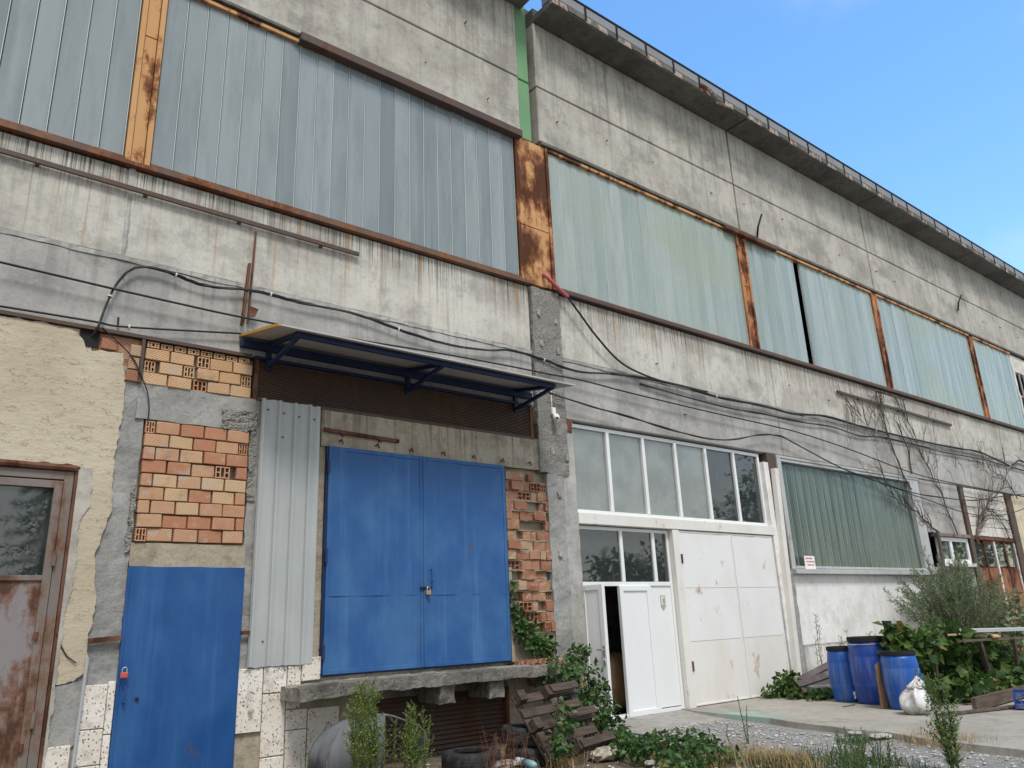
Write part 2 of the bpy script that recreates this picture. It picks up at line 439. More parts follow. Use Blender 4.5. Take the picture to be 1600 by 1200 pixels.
def pane_pale():
    m = Mat('dusty_pane', .05, .6)
    v = m.noise(m.pos(), 2, 5, .6)
    c = m.mix(m.map(v, .35, .7), (.15, .175, .165), (.23, .25, .235)); m.col(c); m.rough(m.map(v, .35, .7, .03, .12)); m.b.inputs['IOR'].default_value = 1.9; return m.m
M['pane_pale'] = pane_pale()

def painted(name, base, wear, rust, amount=.5, rough=.45, spec=.4, streak=.4, rust_amt=.5, thr=.58, rs=2.6):
    m = Mat(name, rough, spec)
    a = m.noise(m.pos((1, 1, .7)), 1.6, 6, .6); v = m.noise(m.pos((7, 7, .35), (3, 1, 1)), 1.0, 6, .65); f = m.noise(m.pos(), 24, 6, .7)
    c = m.mix(m.mul(m.map(a, .4, .68), amount), base, wear)
    c = m.mix(m.mul(m.map(v, .5, .74), streak), c, tuple(min(1, x * 1.18 + .015) for x in wear))
    c = m.mix(m.mul(m.map(f, .60, .78), .25), c, tuple(x * .55 for x in base))
    if rust:
        rr = m.noise(m.pos((1, 1, .6), (9, 4, 2)), rs, 9, .70); r2 = m.noise(m.pos((6, 6, .5), (1, 1, 1)), 1, 5, .6)
        rf = m.mul(rr, m.mul(r2, .25), 'ADD')
        c = m.mix(m.mul(m.map(rf, thr + .07, thr + .16), rust_amt), c, rust)
        c = m.mix(m.mul(m.map(rf, thr + .14, thr + .22), rust_amt), c, tuple(x * .33 for x in rust))
    m.col(c); m.rough(m.map(a, .3, .7, rough * .8, min(1, rough * 1.4))); m.bump(m.mul(m.mul(f, .35), a, 'ADD'), .004, .35); return m.m
M['orange'] = painted('rusty_ochre_steel', (.52, .285, .125), (.58, .35, .17), (.20, .07, .03), .6, .75, .25, .25, .9, .545)
M['orange_red'] = painted('rusty_orange_steel', (.42, .185, .08), (.50, .265, .12), (.17, .058, .026), .6, .75, .25, .25, .9, .51)
M['orange_blotch'] = painted('blotched_ochre_steel', (.52, .285, .125), (.58, .35, .17), (.22, .08, .032), .6, .75, .25, .3, .95, .455, rs=1.5)
M['sill'] = painted('brown_sill_steel', (.12, .07, .05), (.20, .115, .075), (.26, .10, .04), .7, .7, .3, .3, .7, .52)
M['brown'] = painted('brown_steel', (.075, .052, .044), (.11, .075, .06), (.14, .065, .035), .6, .6, .35, .2, .5, .56)
M['louvre'] = painted('louvre_brown', (.088, .060, .05), (.12, .083, .068), (.16, .08, .045), .6, .65, .3, .3, .5, .56)
M['rustbar'] = painted('rust_bar', (.14, .068, .045), (.20, .10, .065), (.10, .04, .022), .6, .85, .2, .3, .7, .5)
M['blue'] = painted('blue_door_paint', (.011, .070, .235), (.025, .108, .29), (.10, .075, .07), .7, .36, .4, .4, .6, .66)
M['blue2'] = painted('faded_blue_paint', (.020, .092, .27), (.050, .148, .33), (.10, .08, .075), .8, .5, .35, .55, .6, .67)
M['navy'] = painted('navy_frame_paint', (.008, .020, .070), (.014, .032, .10), None, .5, .5, .4, .2)
M['white_steel'] = painted('white_steel_paint', (.74, .74, .74), (.68, .67, .65), (.42, .22, .10), .6, .45, .4, .2, .85, .66)
M['white_rusty'] = painted('white_rusty_paint', (.72, .71, .68), (.64, .60, .54), (.42, .25, .13), .6, .5, .35, .35, .65, .635)
M['pvc'] = painted('white_plastic_frame', (.76, .78, .79), (.70, .71, .71), None, .5, .35, .45, .12)
M['grey_frame'] = painted('grey_metal_frame', (.40, .41, .41), (.50, .51, .50), (.22, .18, .14), .6, .55, .35, .3, .4, .62)
M['door_grey'] = painted('weathered_grey_steel', (.20, .172, .155), (.155, .128, .115), (.17, .08, .042), .7, .6, .35, .3, .7, .55)
M['door_rust'] = painted('rust_stained_sheet', (.235, .215, .22), (.175, .15, .145), (.16, .068, .036), .7, .6, .35, .4, .85, .50)
M['rust_door'] = painted('rust_red_sheet', (.26, .11, .06), (.36, .20, .12), (.17, .06, .035), .7, .8, .2, .4, .8, .5)
M['galv'] = painted('galvanised_sheet', (.38, .405, .41), (.45, .475, .48), None, .6, .42, .5, .3)
M['canopy'] = painted('grey_sheet_underside', (.42, .42, .40), (.50, .49, .46), None, .5, .7, .2, .2)
M['gutter'] = painted('grey_gutter_metal', (.24, .252, .262), (.19, .20, .21), None, .5, .55, .35, .2)
M['gutter_rust'] = painted('rusty_fascia', (.20, .085, .05), (.30, .20, .15), (.42, .38, .33), .5, .8, .2, .3, 1.0, .48)
M['green'] = painted('green_painted_concrete', (.15, .30, .16), (.20, .35, .20), None, .6, .8, .2, .4)
M['cable'] = Mat('black_cable', .55, .4, color=(.018, .018, .02)).m
M['cable2'] = Mat('grey_black_cable', .6, .35, color=(.035, .034, .034)).m
M['tie'] = Mat('white_tie', .6, .3, color=(.6, .6, .58)).m
M['redhose'] = Mat('red_conduit', .55, .35, color=(.42, .10, .12)).m
M['ochre'] = Mat('ochre_edge', .7, .2, color=(.50, .28, .06)).m
M['black'] = Mat('matt_black', .8, .2, color=(.02, .02, .02)).m
M['steel'] = Mat('bare_steel', .35, .5, 1.0, color=(.55, .55, .55)).m
M['brass'] = painted('old_brass', (.42, .25, .14), (.3, .18, .1), None, .5, .45)
M['redlock'] = Mat('red_lock', .5, .4, color=(.50, .09, .07)).m
M['camwhite'] = Mat('white_plastic', .35, .45, color=(.78, .78, .77)).m
M['darkglass'] = Mat('dark_lens', .1, .5, color=(.03, .03, .035)).m
def facing():
    m = Mat('speckled_facing_stone', .85, .25)
    a = m.noise(m.pos(rnd=True), 2.0, 5, .6); p = m.voro(m.pos((1, 1, .8), rnd=True), 34); q = m.noise(m.pos(rnd=True), 7, 5, .7); f = m.noise(m.pos(rnd=True), 30, 5, .7)
    c = m.mix(m.map(a, .4, .65), (.68, .64, .57), (.76, .73, .67))
    c = m.mix(m.mul(m.map(q, .50, .66), .6), c, (.44, .36, .30))
    c = m.mix(m.mul(m.map(p, .34, .20), m.map(q, .36, .54)), c, (.17, .13, .11))
    c = m.mix(m.mul(m.map(f, .58, .72), .6), c, (.30, .25, .22))
    st = m.noise(m.pos((1, 1, .7), (3, 1, 3)), 2.6, 3, .5)
    c = m.mix(m.mul(m.map(st, .66, .73), .7), c, (.17, .085, .075))
    os_ = m.noise(m.pos((1, 1, .4), (8, 1, 3)), 1.8, 3, .5)
    c = m.mix(m.mul(m.map(os_, .58, .7), .55), c, (.62, .40, .17))
    m.col(c); m.bump(m.mul(f, m.map(p, .2, .1), 'SUBTRACT'), .008, .7); return m.m
M['facing'] = facing()
def rubber():
    m = Mat('tyre_rubber', .75, .3); f = m.noise(m.pos(), 14, 5, .6); m.col(m.mix(m.map(f, .4, .7), (.016, .016, .018), (.05, .047, .044))); m.bump(f, .004, .4); return m.m
M['rubber'] = rubber()
def wood(name, a, b, c3):
    m = Mat(name, .88, .2)
    g = m.noise(m.pos((1.5, 22, 22), local=True, rnd=True), 1.4, 6, .62); k = m.noise(m.pos(rnd=True), 3, 5); f = m.noise(m.pos(rnd=True), 30, 4)
    c = m.mix(m.map(g, .35, .65), a, b); c = m.mix(m.mul(m.map(k, .5, .7), .6), c, c3); c = m.mix(m.mul(m.map(f, .58, .74), .4), c, tuple(x * .4 for x in a))
    m.col(c); m.bump(m.mul(g, m.mul(f, .4), 'ADD'), .006, .7); return m.m
M['wood_old'] = wood('weathered_wood', (.095, .068, .052), (.15, .115, .09), (.05, .035, .027))
M['wood_pallet'] = wood('shaded_pallet_wood', (.058, .041, .033), (.10, .076, .06), (.03, .021, .017))  # darker copy of the weathered wood: shade around the pallet put into its colour
M['wood_new'] = wood('pale_cut_wood', (.55, .36, .20), (.66, .48, .30), (.40, .24, .12))
def plastic(name, a, b, rough=.32):
    m = Mat(name, rough, .45); k = m.noise(m.pos(rnd=True), 3, 5, .6); f = m.noise(m.pos((6, 6, .8)), 1.5, 5)
    c = m.mix(m.map(k, .4, .7), a, b); c = m.mix(m.mul(m.map(f, .50, .72), .38), c, (.22, .25, .30)); m.col(c); m.rough(m.map(k, .3, .7, rough, rough * 1.5)); return m.m
M['barrel'] = plastic('blue_barrel_plastic', (.006, .080, .36), (.010, .105, .42))
M['barrel_dark'] = plastic('deep_blue_barrel_plastic', (.009, .045, .27), (.014, .060, .32))
M['barrel_teal'] = plastic('turquoise_plastic', (.02, .20, .36), (.03, .26, .42))
M['crate'] = plastic('blue_crate_plastic', (.01, .05, .24), (.016, .07, .30))
M['grey_plastic'] = plastic('grey_plastic_sheet', (.105, .11, .12), (.15, .155, .16), .6)
def bagmat():
    m = Mat('white_bag_plastic', .32, .5); k = m.noise(m.pos(), 5, 5, .6); w = m.voro(m.pos(), 16); x = m.noise(m.pos((1, 1, 1), (4, 4, 4)), 14, 3)
    m.col(m.mix(m.map(k, .45, .65), (.62, .61, .60), (.33, .305, .285))); m.bump(m.mul(w, x), .012, .7); return m.m
M['bag'] = bagmat()
M['card'] = Mat('brown_cardboard', .9, .15, color=(.22, .14, .085)).m
M['brown_sheet'] = plastic('dark_brown_sheet', (.055, .038, .036), (.08, .058, .055), .5)
M['sack'] = Mat('brown_sack', .9, .1, color=(.26, .16, .085)).m
M['bottle'] = Mat('clear_bottle_plastic', .15, .5, color=(.55, .60, .60)).m
M['bottle_label'] = Mat('teal_bottle_label', .4, .4, color=(.22, .40, .43)).m
M['paper'] = Mat('white_paper', .8, .2, color=(.80, .79, .77)).m
M['redprint'] = Mat('red_print', .8, .2, color=(.50, .12, .13)).m
M['badge_grey'] = Mat('grey_green_badge', .7, .2, color=(.33, .37, .33)).m
M['badge_pale'] = Mat('pale_yellow_badge', .7, .2, color=(.68, .68, .50)).m
def leafmat(name, a, b, c3=None, rough=.5):
    m = Mat(name, rough, .35)
    g = m.noise(m.pos(), 3.0, 3); k = m._pos.outputs['Random Per Island']
    c = m.mix(m.map(g, .35, .65), a, b); c = m.mix(m.mul(m.map(k, .35, .9), .75), c, c3 or tuple(x * 1.8 for x in b)); c = m.mix(m.map(k, .28, .0), c, tuple(x * .45 for x in a))
    c = m.mix(m.mul(m.map(k, .965, .97), .85), c, (.24, .16, .05))
    m.col(c)
    tr = m.n('ShaderNodeBsdfTranslucent'); m.put(tr.inputs['Color'], c); ms = m.n('ShaderNodeMixShader'); ms.inputs[0].default_value = .35
    m.l(m.b.outputs[0], ms.inputs[1]); m.l(tr.outputs[0], ms.inputs[2]); m.l(ms.outputs[0], m.t.nodes['Material Output'].inputs['Surface'])
    return m.m
M['leaf_dark'] = leafmat('creeper_leaf', (.038, .085, .022), (.062, .125, .034))
M['leaf_vine'] = leafmat('grape_leaf', (.032, .078, .016), (.055, .120, .026), (.14, .22, .05))
M['leaf_weed'] = leafmat('weed_leaf', (.125, .20, .045), (.20, .28, .07), (.32, .38, .13))
M['leaf_weed_dark'] = leafmat('dark_weed_leaf', (.04, .085, .025), (.06, .115, .032))
M['leaf_weed_mid'] = leafmat('fresh_weed_leaf', (.075, .14, .035), (.115, .19, .05), (.19, .27, .08))
M['leaf_feather'] = leafmat('feathery_leaf', (.13, .19, .095), (.19, .255, .135), (.29, .34, .20))
M['leaf_spruce'] = leafmat('spruce_needle', (.012, .026, .014), (.020, .040, .02))
M['leaf_tree'] = leafmat('tree_leaf', (.03, .06, .018), (.05, .09, .026))
M['straw'] = leafmat('dry_straw', (.36, .25, .11), (.46, .34, .17), (.55, .44, .25), .8)
M['dead'] = Mat('dead_stem', .9, .1, color=(.17, .085, .05)).m
M['twig'] = Mat('bare_twig', .9, .1, color=(.115, .095, .078)).m
M['stem'] = Mat('green_stem', .8, .2, color=(.10, .13, .04)).m
M['bark'] = wood('bark', (.10, .075, .055), (.15, .115, .085), (.06, .045, .035))
def ground_mat():
    m = Mat('yard_soil_and_gravel', .95, .2)
    a = m.noise(m.pos(), .55, 6, .6); b = m.noise(m.pos(), 7, 8, .72); f = m.voro(m.pos(), 34, 'Color'); g = m.noise(m.pos(), 60, 5, .7)
    gv = m.mix(m.map(g, .35, .68), (.20, .195, .185), (.42, .41, .39))
    gv = m.mix(m.mul(m.map(b, .52, .7), .6), gv, (.20, .165, .12))
    so = m.mix(m.map(b, .4, .66), (.13, .10, .07), (.22, .175, .125)); so = m.mix(m.mul(m.map(g, .55, .7), .5), so, (.32, .29, .24))
    x = m.n('ShaderNodeSeparateXYZ'); m.l(m.pos(), x.inputs[0])
    gx = m.mul(m.mul(x.outputs[0], m.mul(a, 3.0), 'ADD'), 0, 'ADD')
    c = m.mix(m.map(gx, 8.2, 10.2), so, gv)
    m.col(c); m.bump(m.mul(m.mul(g, .6), b, 'ADD'), .03, .9); return m.m
M['ground'] = ground_mat()
M['pebble'] = Mat('grey_gravel_stone', .9, .2, color=(.40, .39, .37)).m
def stone():
    m = Mat('pale_stone', .9, .2); f = m.noise(m.pos(), 12, 6, .65); m.col(m.mix(m.map(f, .38, .65), (.24, .21, .165), (.46, .42, .35))); m.bump(f, .02, .8); return m.m
M['stone'] = stone()
def teal_apron():                      # the apron with its old turquoise paint spill near the gate post
    m = M['apron']; t = m.node_tree; b = t.nodes['Principled BSDF']; src = b.inputs['Base Color'].links[0].from_socket
    g = t.nodes.new('ShaderNodeNewGeometry'); d = t.nodes.new('ShaderNodeVectorMath'); d.operation = 'DISTANCE'
    sc = t.nodes.new('ShaderNodeVectorMath'); sc.operation = 'MULTIPLY'; sc.inputs[1].default_value = (1.5, .8, 0); t.links.new(g.outputs['Position'], sc.inputs[0])
    t.links.new(sc.outputs[0], d.inputs[0]); d.inputs[1].default_value = (15.5, -1.0, 0)
    n = t.nodes.new('ShaderNodeTexNoise'); n.inputs['Scale'].default_value = 3; t.links.new(g.outputs['Position'], n.inputs['Vector'])
    a = t.nodes.new('ShaderNodeMath'); a.operation = 'ADD'; t.links.new(d.outputs['Value'], a.inputs[0]); t.links.new(n.outputs['Fac'], a.inputs[1])
    mp = t.nodes.new('ShaderNodeMapRange'); t.links.new(a.outputs[0], mp.inputs['Value']); mp.inputs['From Min'].default_value = 1.25; mp.inputs['From Max'].default_value = .65; mp.inputs['To Max'].default_value = .55
    mi = t.nodes.new('ShaderNodeMix'); mi.data_type = 'RGBA'; t.links.new(mp.outputs[0], mi.inputs[0]); t.links.new(src, mi.inputs[6]); mi.inputs[7].default_value = (.22, .42, .38, 1)
    t.links.new(mi.outputs[2], b.inputs['Base Color'])
teal_apron()

# ------------------------------------------------------------------ the setting
gm = MB()
def gz(x, y):
    base = -.07 + .035 * mnoise.noise(Vector((x * .5, y * .5, 1))) + .015 * mnoise.noise(Vector((x * 2.3, y * 2.3, 4)))
    if x < 7.0 and y > -2.5: base -= .03
    return base
NX, NY = 150, 110
X0, X1, Y0, Y1 = -12.0, 33.0, -22.0, 0.35
gm.add([(X0 + (X1 - X0) * i / NX, Y0 + (Y1 - Y0) * j / NY, gz(X0 + (X1 - X0) * i / NX, Y0 + (Y1 - Y0) * j / NY)) for j in range(NY + 1) for i in range(NX + 1)],
       [(j * (NX + 1) + i, j * (NX + 1) + i + 1, (j + 1) * (NX + 1) + i + 1, (j + 1) * (NX + 1) + i) for j in range(NY) for i in range(NX)])
kind(gm.build('ground', M['ground'], smooth=True), 'structure')
kind(MB().add([(-400, -400, -.16), (400, -400, -.16), (400, 400, -.16), (-400, 400, -.16)], [(0, 1, 2, 3)]).build('terrain', M['ground']), 'structure')
# concrete apron: its broken left edge runs from the gate post out into the yard
ap = [(10.62, .3), (10.38, -.35), (10.2, -1.8), (9.95, -2.6), (9.78, -3.3), (9.80, -3.7), (9.55, -4.2), (9.38, -5.0), (9.2, -6.0), (8.9, -9), (33, -9), (33, .3)]
top = []
for i in range(len(ap)):
    a, b = Vector(ap[i]), Vector(ap[(i + 1) % len(ap)])
    k = max(1, int((b - a).length / .3)) if i < 9 else 1
    for q in range(k):
        p = a.lerp(b, q / k); top.append((p[0] + (.05 * mnoise.noise(Vector((p[0] * 3, p[1] * 3, 0))) if 0 < i < 9 else 0), p[1]))
am = MB(); tri = tessellate_polygon([[Vector((x, y, 0)) for x, y in top]]); n_ = len(top)
am.add([(x, y, 0.0) for x, y in top] + [(x - .03, y, -.18) for x, y in top], [tuple(t) for t in tri] + [(i, (i + 1) % n_, (i + 1) % n_ + n_, i + n_) for i in range(n_)])
kind(am.build('concrete_apron', M['apron']), 'structure')
rm = MB()
nx_, ny_ = 20, 12
rm.add([(8.35 + 2.2 * i / nx_, .3 - 1.7 * j / ny_, -.012 - .085 * max(0, (j - 2) / ny_) ** 1.1 - (.10 if j == ny_ else 0) + .012 * mnoise.noise(Vector((i * .5, j * .6, 3)))) for j in range(ny_ + 1) for i in range(nx_ + 1)],
       [(j * (nx_ + 1) + i, j * (nx_ + 1) + i + 1, (j + 1) * (nx_ + 1) + i + 1, (j + 1) * (nx_ + 1) + i) for j in range(ny_) for i in range(nx_)])
kind(rm.build('entrance_ramp', concrete('rough_ramp', (.33, .31, .27), (.20, .185, .16), (.40, .385, .35), bumpd=.02, fine=34), smooth=True), 'structure')

# ------------------------------------------------------------------ the two halls
LH = thing('warehouse', 'concrete factory hall with blue doors and brick patches, left of the green joint', 'building', (1.6, .2, 0))
RH = thing('warehouse', 'concrete factory hall with white gate and pale green glass, right of the green joint', 'building', (20, .2, 0))
RB, ROWB, ROWM, ROWT = .2, 9.68, 10.855, 12.30     # panel thickness, joints
def panel(x0, x1, z0, z1, mat, par, y0=0.0, y1=RB, lab=None, name='wall_panel'):
    g = .012
    o = MB().box(x0 + g, x1 - g, y0, y1, z0 + g, z1 - g, .014).build(name, mat, par)
    if lab: o['label'] = lab
    return o
for x0, x1 in ((-10.4, -4.4), (-4.4, 1.62), (1.62, 7.68)):
    panel(x0, x1, ROWB, ROWM, M['panel_up'], LH); panel(x0, x1, ROWM, 12.465, M['panel_up'], LH)
for i, (x0, x1) in enumerate(((8.08, 14.02), (14.02, 20.02), (20.02, 26.2), (26.2, 32.3))):
    panel(x0 + .014, x1 - .014, ROWB, ROWM, M['panel_up'], RH, y0=0, y1=.26); panel(x0 + .014, x1 - .014, ROWM, ROWT, M['panel_up'], RH, y0=0, y1=.26)
for z0, z1 in ((9.6, ROWM), (ROWM, 12.6)):
    panel(7.66, 7.965, z0, z1, M['green'], LH, y0=.03, y1=.2, lab='green painted joint panel', name='joint_panel')
# band under the windows, lintel band
for x0, x1 in ((-10.4, -4.4), (-4.4, 1.62), (1.62, 7.67)):
    panel(x0, x1, 5.585, 6.74, M['panel_band'], LH); panel(x0, x1, 4.66, 5.565, M['panel_low'], LH)
for x0, x1 in ((8.31, 14.45), (14.45, 20.3), (20.3, 26.5), (26.5, 32.3)):
    panel(x0, x1, 5.585, 6.74, M['panel_band'], RH); panel(x0, x1, 4.54, 5.565, M['panel_low'], RH)
# pale mortar smeared into the horizontal joint
mo = MB().rough(-4.4, 7.66, -.012, .05, 5.545, 5.60, .09, .014, 4)
mo.build('mortar_joint', M['panel_low'], LH)
MB().rough(8.32, 32, -.010, .05, 5.545, 5.60, .12, .013, 4, 3).build('mortar_joint', M['mortar'], RH)
MB().rough(1.585, 1.655, .002, .05, 4.66, 6.74, .07, .012, 6, 2).build('mortar_joint', M['panel_low'], LH)
# little bolts left in the panels
def studs(par, pts):
    sm = MB()
    for x, z in pts:
        if rng.random() < .35: continue
        x += rng.uniform(-.35, .35); z += rng.uniform(-.12, .12); sm.tube([(x, .01, z), (x + rng.uniform(-.02, .02), -.03 - .03 * rng.random(), z - rng.uniform(-.01, .03))], rng.uniform(.008, .014), 6)
    kind(sm.build('bolt_stub', M['rustbar'], par), 'stuff')
studs(LH, [(3.5 + 1.25 * i, 10.15 + .03 * (i % 3)) for i in range(4)] + [(6.2, 11.4), (7.4, 10.4), (5.8, 6.2), (6.75, 5.95), (7.5, 11.6), (.6, 5.2), (2.6, 4.9), (6.4, 4.98)])
studs(RH, [(8.6 + 1.43 * i, 10.3 + .06 * ((i * 7) % 3)) for i in range(16)] + [(9.3 + 1.62 * i, 11.2 + .1 * ((i * 5) % 3)) for i in range(13)] + [(9.0 + 1.9 * i, 6.1 - .08 * (i % 3)) for i in range(10)] + [(11 + 2.2 * i, 5.05 + .1 * (i % 2)) for i in range(7)])
# shell behind: back wall, end walls, roof
def shell(par, x0, x1):
    MB().box(x0, x1, 11.8, 12, -.1, 12.6).build('back_wall', M['wall_in'], par)
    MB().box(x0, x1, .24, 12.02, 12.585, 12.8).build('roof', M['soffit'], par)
    MB().box(x0, x1, .36, 11.79, -.12, -.03).build('floor', M['floor_in'], par)
shell(LH, -10.4, 7.9); shell(RH, 7.95, 32.3)
MB().box(-10.6, -10.42, .22, 12, -.1, 12.6).build('end_wall', M['wall_in'], LH)
MB().box(32.32, 32.5, .22, 12, -.1, 12.6).build('end_wall', M['wall_in'], RH)
MB().box(7.86, 8.06, .36, 11.78, -.1, 12.6).build('inner_wall', M['wall_in'], LH)
# cornice: projecting slabs, rusty fascia strip, grey gutter panels with dark seams
CO = .56
def cornice(par, x0, x1, zs):
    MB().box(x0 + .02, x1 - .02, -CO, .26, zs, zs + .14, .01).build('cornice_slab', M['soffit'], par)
    k = round((x1 - x0) / .9)
    for i in range(k):
        a = x0 + (x1 - x0) * i / k; b = x0 + (x1 - x0) * (i + 1) / k
        cut = a + (b - a) * rng.uniform(.35, .7)
        MB().box(a + .01, cut, -CO - .012, -CO + .05, zs + .02, zs + .15).build('fascia_strip', M['gutter_rust'], par)
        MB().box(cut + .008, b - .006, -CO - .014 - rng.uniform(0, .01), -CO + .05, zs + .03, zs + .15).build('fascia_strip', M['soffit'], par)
        MB().box(a + .02, b - .02, -CO - .02, -CO + .30, zs + .155, zs + .36, .006).build('gutter_panel', M['gutter'], par)
        MB().box(b - .025, b + .02, -CO - .035, -CO - .005, zs + .06, zs + .375).build('gutter_bracket', M['black'], par)
    MB().box(x0 + .02, x1 - .02, .0, .25, zs + .145, zs + .32).build('light_stop', M['soffit'], par)  # unseen backing strip, added to stop light leaking in below the roof
    MB().box(x0, x1, -CO - .035, -CO + .34, zs + .365, zs + .40).build('gutter_edge', M['black'], par)
ZS = 12.31
for x0, x1 in ((8.1, 14.06), (14.06, 20.02), (20.02, 26.2), (26.2, 32.3)): cornice(RH, x0, x1, ZS)
cornice(LH, 1.62, 7.86, 12.46); cornice(LH, -4.4, 1.62, 12.46)
# torn strip hanging from the fascia
MB().tube([W(1095, 130, -.6), W(1110, 142, -.64), W(1120, 160, -.64), W(1140, 168, -.62)], [.03, .045, .04, .02], 5).build('loose_fascia_strip', M['gutter_rust'], RH)

# ---- clerestory channel glass
def strip_mesh(w, h, dep, bulge):
    m = MB(); prof = []
    for t in (0, .012, .035, .3, .5, .7, .93, .948, .984, 1):
        x = -w / 2 + .0018 + t * (w - .0036)
        if t in (0, 1): y = dep
        elif t == .012: y = .004
        elif t in (.948, .984): y = -.008
        else: y = -bulge * (1 - (2 * t - 1) ** 2)
        prof.append((x, y))
    n = len(prof)
    m.add([(x, y, -h / 2) for x, y in prof] + [(x, y, h / 2) for x, y in prof], [(i, i + 1, i + 1 + n, i + n) for i in range(n - 1)])
    return m
def edge_slot(me):
    me.materials.append(M['glass_edge']); k = len(me.polygons)
    for i in (0, k - 2):
        me.polygons[i].material_index = 1
def glass_bay(par, x0, x1, z0, z1, yg, mat, count, bulge, frame_mat, skip=(), tilt=.012, lab=None, yj=.008, fw=.05):
    fr = MB()
    fr.box(x0, x1, -.02, .10, z1, z1 + .06, .004)
    win = fr.build('window', frame_mat, par)
    if lab: win['label'] = lab
    MB().box(x0, x1, -.035, .10, z0 - .05, z0, .004).build('window_frame', M['sill'] if frame_mat is M['orange'] else frame_mat, win)
    w = (x1 - x0) / count
    proto = None
    for i in range(count):
        if i in skip: continue
        loc = Vector((x0 + w * (i + .5), yg + rng.uniform(-yj, yj), (z0 + z1) / 2))
        rot = (0, rng.uniform(-.0012, .0012), rng.uniform(-tilt, tilt))
        rot = (rng.uniform(-.004, .004), rot[1], rot[2])
        if proto is None:
            proto = strip_mesh(w, z1 - z0, .05, bulge).build('glass_strip', mat, win)
            edge_slot(proto.data); proto.location = loc - WL[win]; proto.rotation_euler = rot; WL[proto] = loc
        else:
            copy_part(proto, win, loc, rot)
    return win
ZB, ZT = 6.86, 9.52
glass_bay(LH, -4.3, 1.50, ZB, ZT, .06, M['glass_left'], 22, .002, M['orange'], lab='grey channel glass window left of the narrow ochre post')
glass_bay(LH, 1.80, 7.50, ZB, ZT, .06, M['glass_left'], 22, .002, M['orange'], lab='grey channel glass window between the two ochre posts')
glass_bay(RH, 8.30, 13.80, ZB, ZT, .06, M['glass_right'], 21, .012, M['orange'], lab='pale channel glass window right of the green joint')
glass_bay(RH, 14.16, 19.74, ZB, ZT, .06, M['glass_right'], 20, .012, M['orange'], skip=(7,), tilt=.03, lab='pale channel glass window with a missing strip')
glass_bay(RH, 20.06, 25.82, ZB, ZT, .06, M['glass_right'], 21, .012, M['orange'], tilt=.02)
glass_bay(RH, 26.14, 29.1, ZB, ZT, .06, M['glass_right'], 11, .012, M['orange'])
# bricked end bay with a barred dark opening
for (a, b, c, d) in ((29.14, 32.3, 8.95, 9.55), (29.14, 32.3, 6.8, 7.35), (29.14, 29.3, 7.35, 8.95)):
    MB().rough(a, b, .03, .16, c, d, .2, .02, 4).build('window_infill', M['whiteblock'], RH)
bar = MB()
for x in (29.7, 30.1, 30.5, 30.9, 31.3): bar.box(x, x + .05, .05, .08, 7.35, 8.95)
bar.box(29.3, 31.8, .085, .11, 8.1, 8.14); bar.build('window_bars', M['grey_frame'], RH)
# posts
def post(par, x0, x1, wide=False, zj=8.65, lab=None, mat='orange'):
    o = MB().box(x0 + .07, x1 - .07, .02, .14, ZB - .05, zj, .003).build('window_post', M[mat], par)
    if lab: o['label'] = lab
    MB().box(x0 + .07, x1 - .07, .012, .14, zj + .006, ZT + .06, .003).build('post_plate', M[mat], o)
    MB().box(x0, x0 + .062, -.01, .14, ZB - .05, ZT + .06, .003).build('post_flange', M[mat], o)
    MB().box(x1 - .062, x1, -.01, .14, ZB - .05, ZT + .06, .003).build('post_flange', M[mat], o)
post(LH, 1.51, 1.79, lab='narrow ochre window post')
post(LH, 7.51, 8.28, zj=7.87, lab='wide rust-blotched window post under the green joint', mat='orange_blotch')
for a, b in ((13.81, 14.15), (19.75, 20.05), (25.83, 26.13)): post(RH, a, b, zj=8.3, mat='orange_red')
# sill flashing and lintel bars
MB().box(-4.4, 7.66, -.075, .05, 6.745, 6.80, .004).build('window_sill', M['sill'], LH)
MB().box(8.28, 32.3, -.085, .05, 6.745, 6.81, .004).build('window_sill', M['brown'], RH)
MB().box(3.55, 7.62, -.11, .05, 9.515, 9.65, .006).build('lintel_bar', M['brown'], LH)
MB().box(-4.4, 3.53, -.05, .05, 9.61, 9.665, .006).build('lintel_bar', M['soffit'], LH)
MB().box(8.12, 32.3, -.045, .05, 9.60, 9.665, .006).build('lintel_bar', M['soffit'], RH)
MB().box(13.35, 15.3, -.10, .02, 9.50, 9.58, .006).wobble(.02, 1.5).build('lintel_bar', M['rustbar'], RH)

# ---- exposed column on the joint, gate jamb
ROUGH = M['gravelly']
MB().rough(7.69, 8.29, -.035, .2, 3.62, 6.73, .07, .022, 5).build('column', ROUGH, LH)['label'] = 'pitted bare concrete column under the wide rusty post'
MB().rough(7.82, 8.16, -.03, .2, -.1, 3.62, .07, .016, 5, 2).build('column', M['mortar'], LH)
MB().rough(8.17, 8.44, -.012, .2, -.1, 4.52, .1, .010, 4, 5).build('gate_jamb', M['panel_low'], RH)
for (x, z) in ((7.82, 6.28), (7.84, 5.75), (8.18, 6.2), (8.2, 5.68), (7.95, 3.98), (8.25, 3.9), (8.05, 3.3), (8.0, 2.4)):
    MB().rough(x - .035, x + .035, -.055, .0, z - .05, z + .05, .03, .016, 14, x).build('broken_lug', M['rough'], LH)
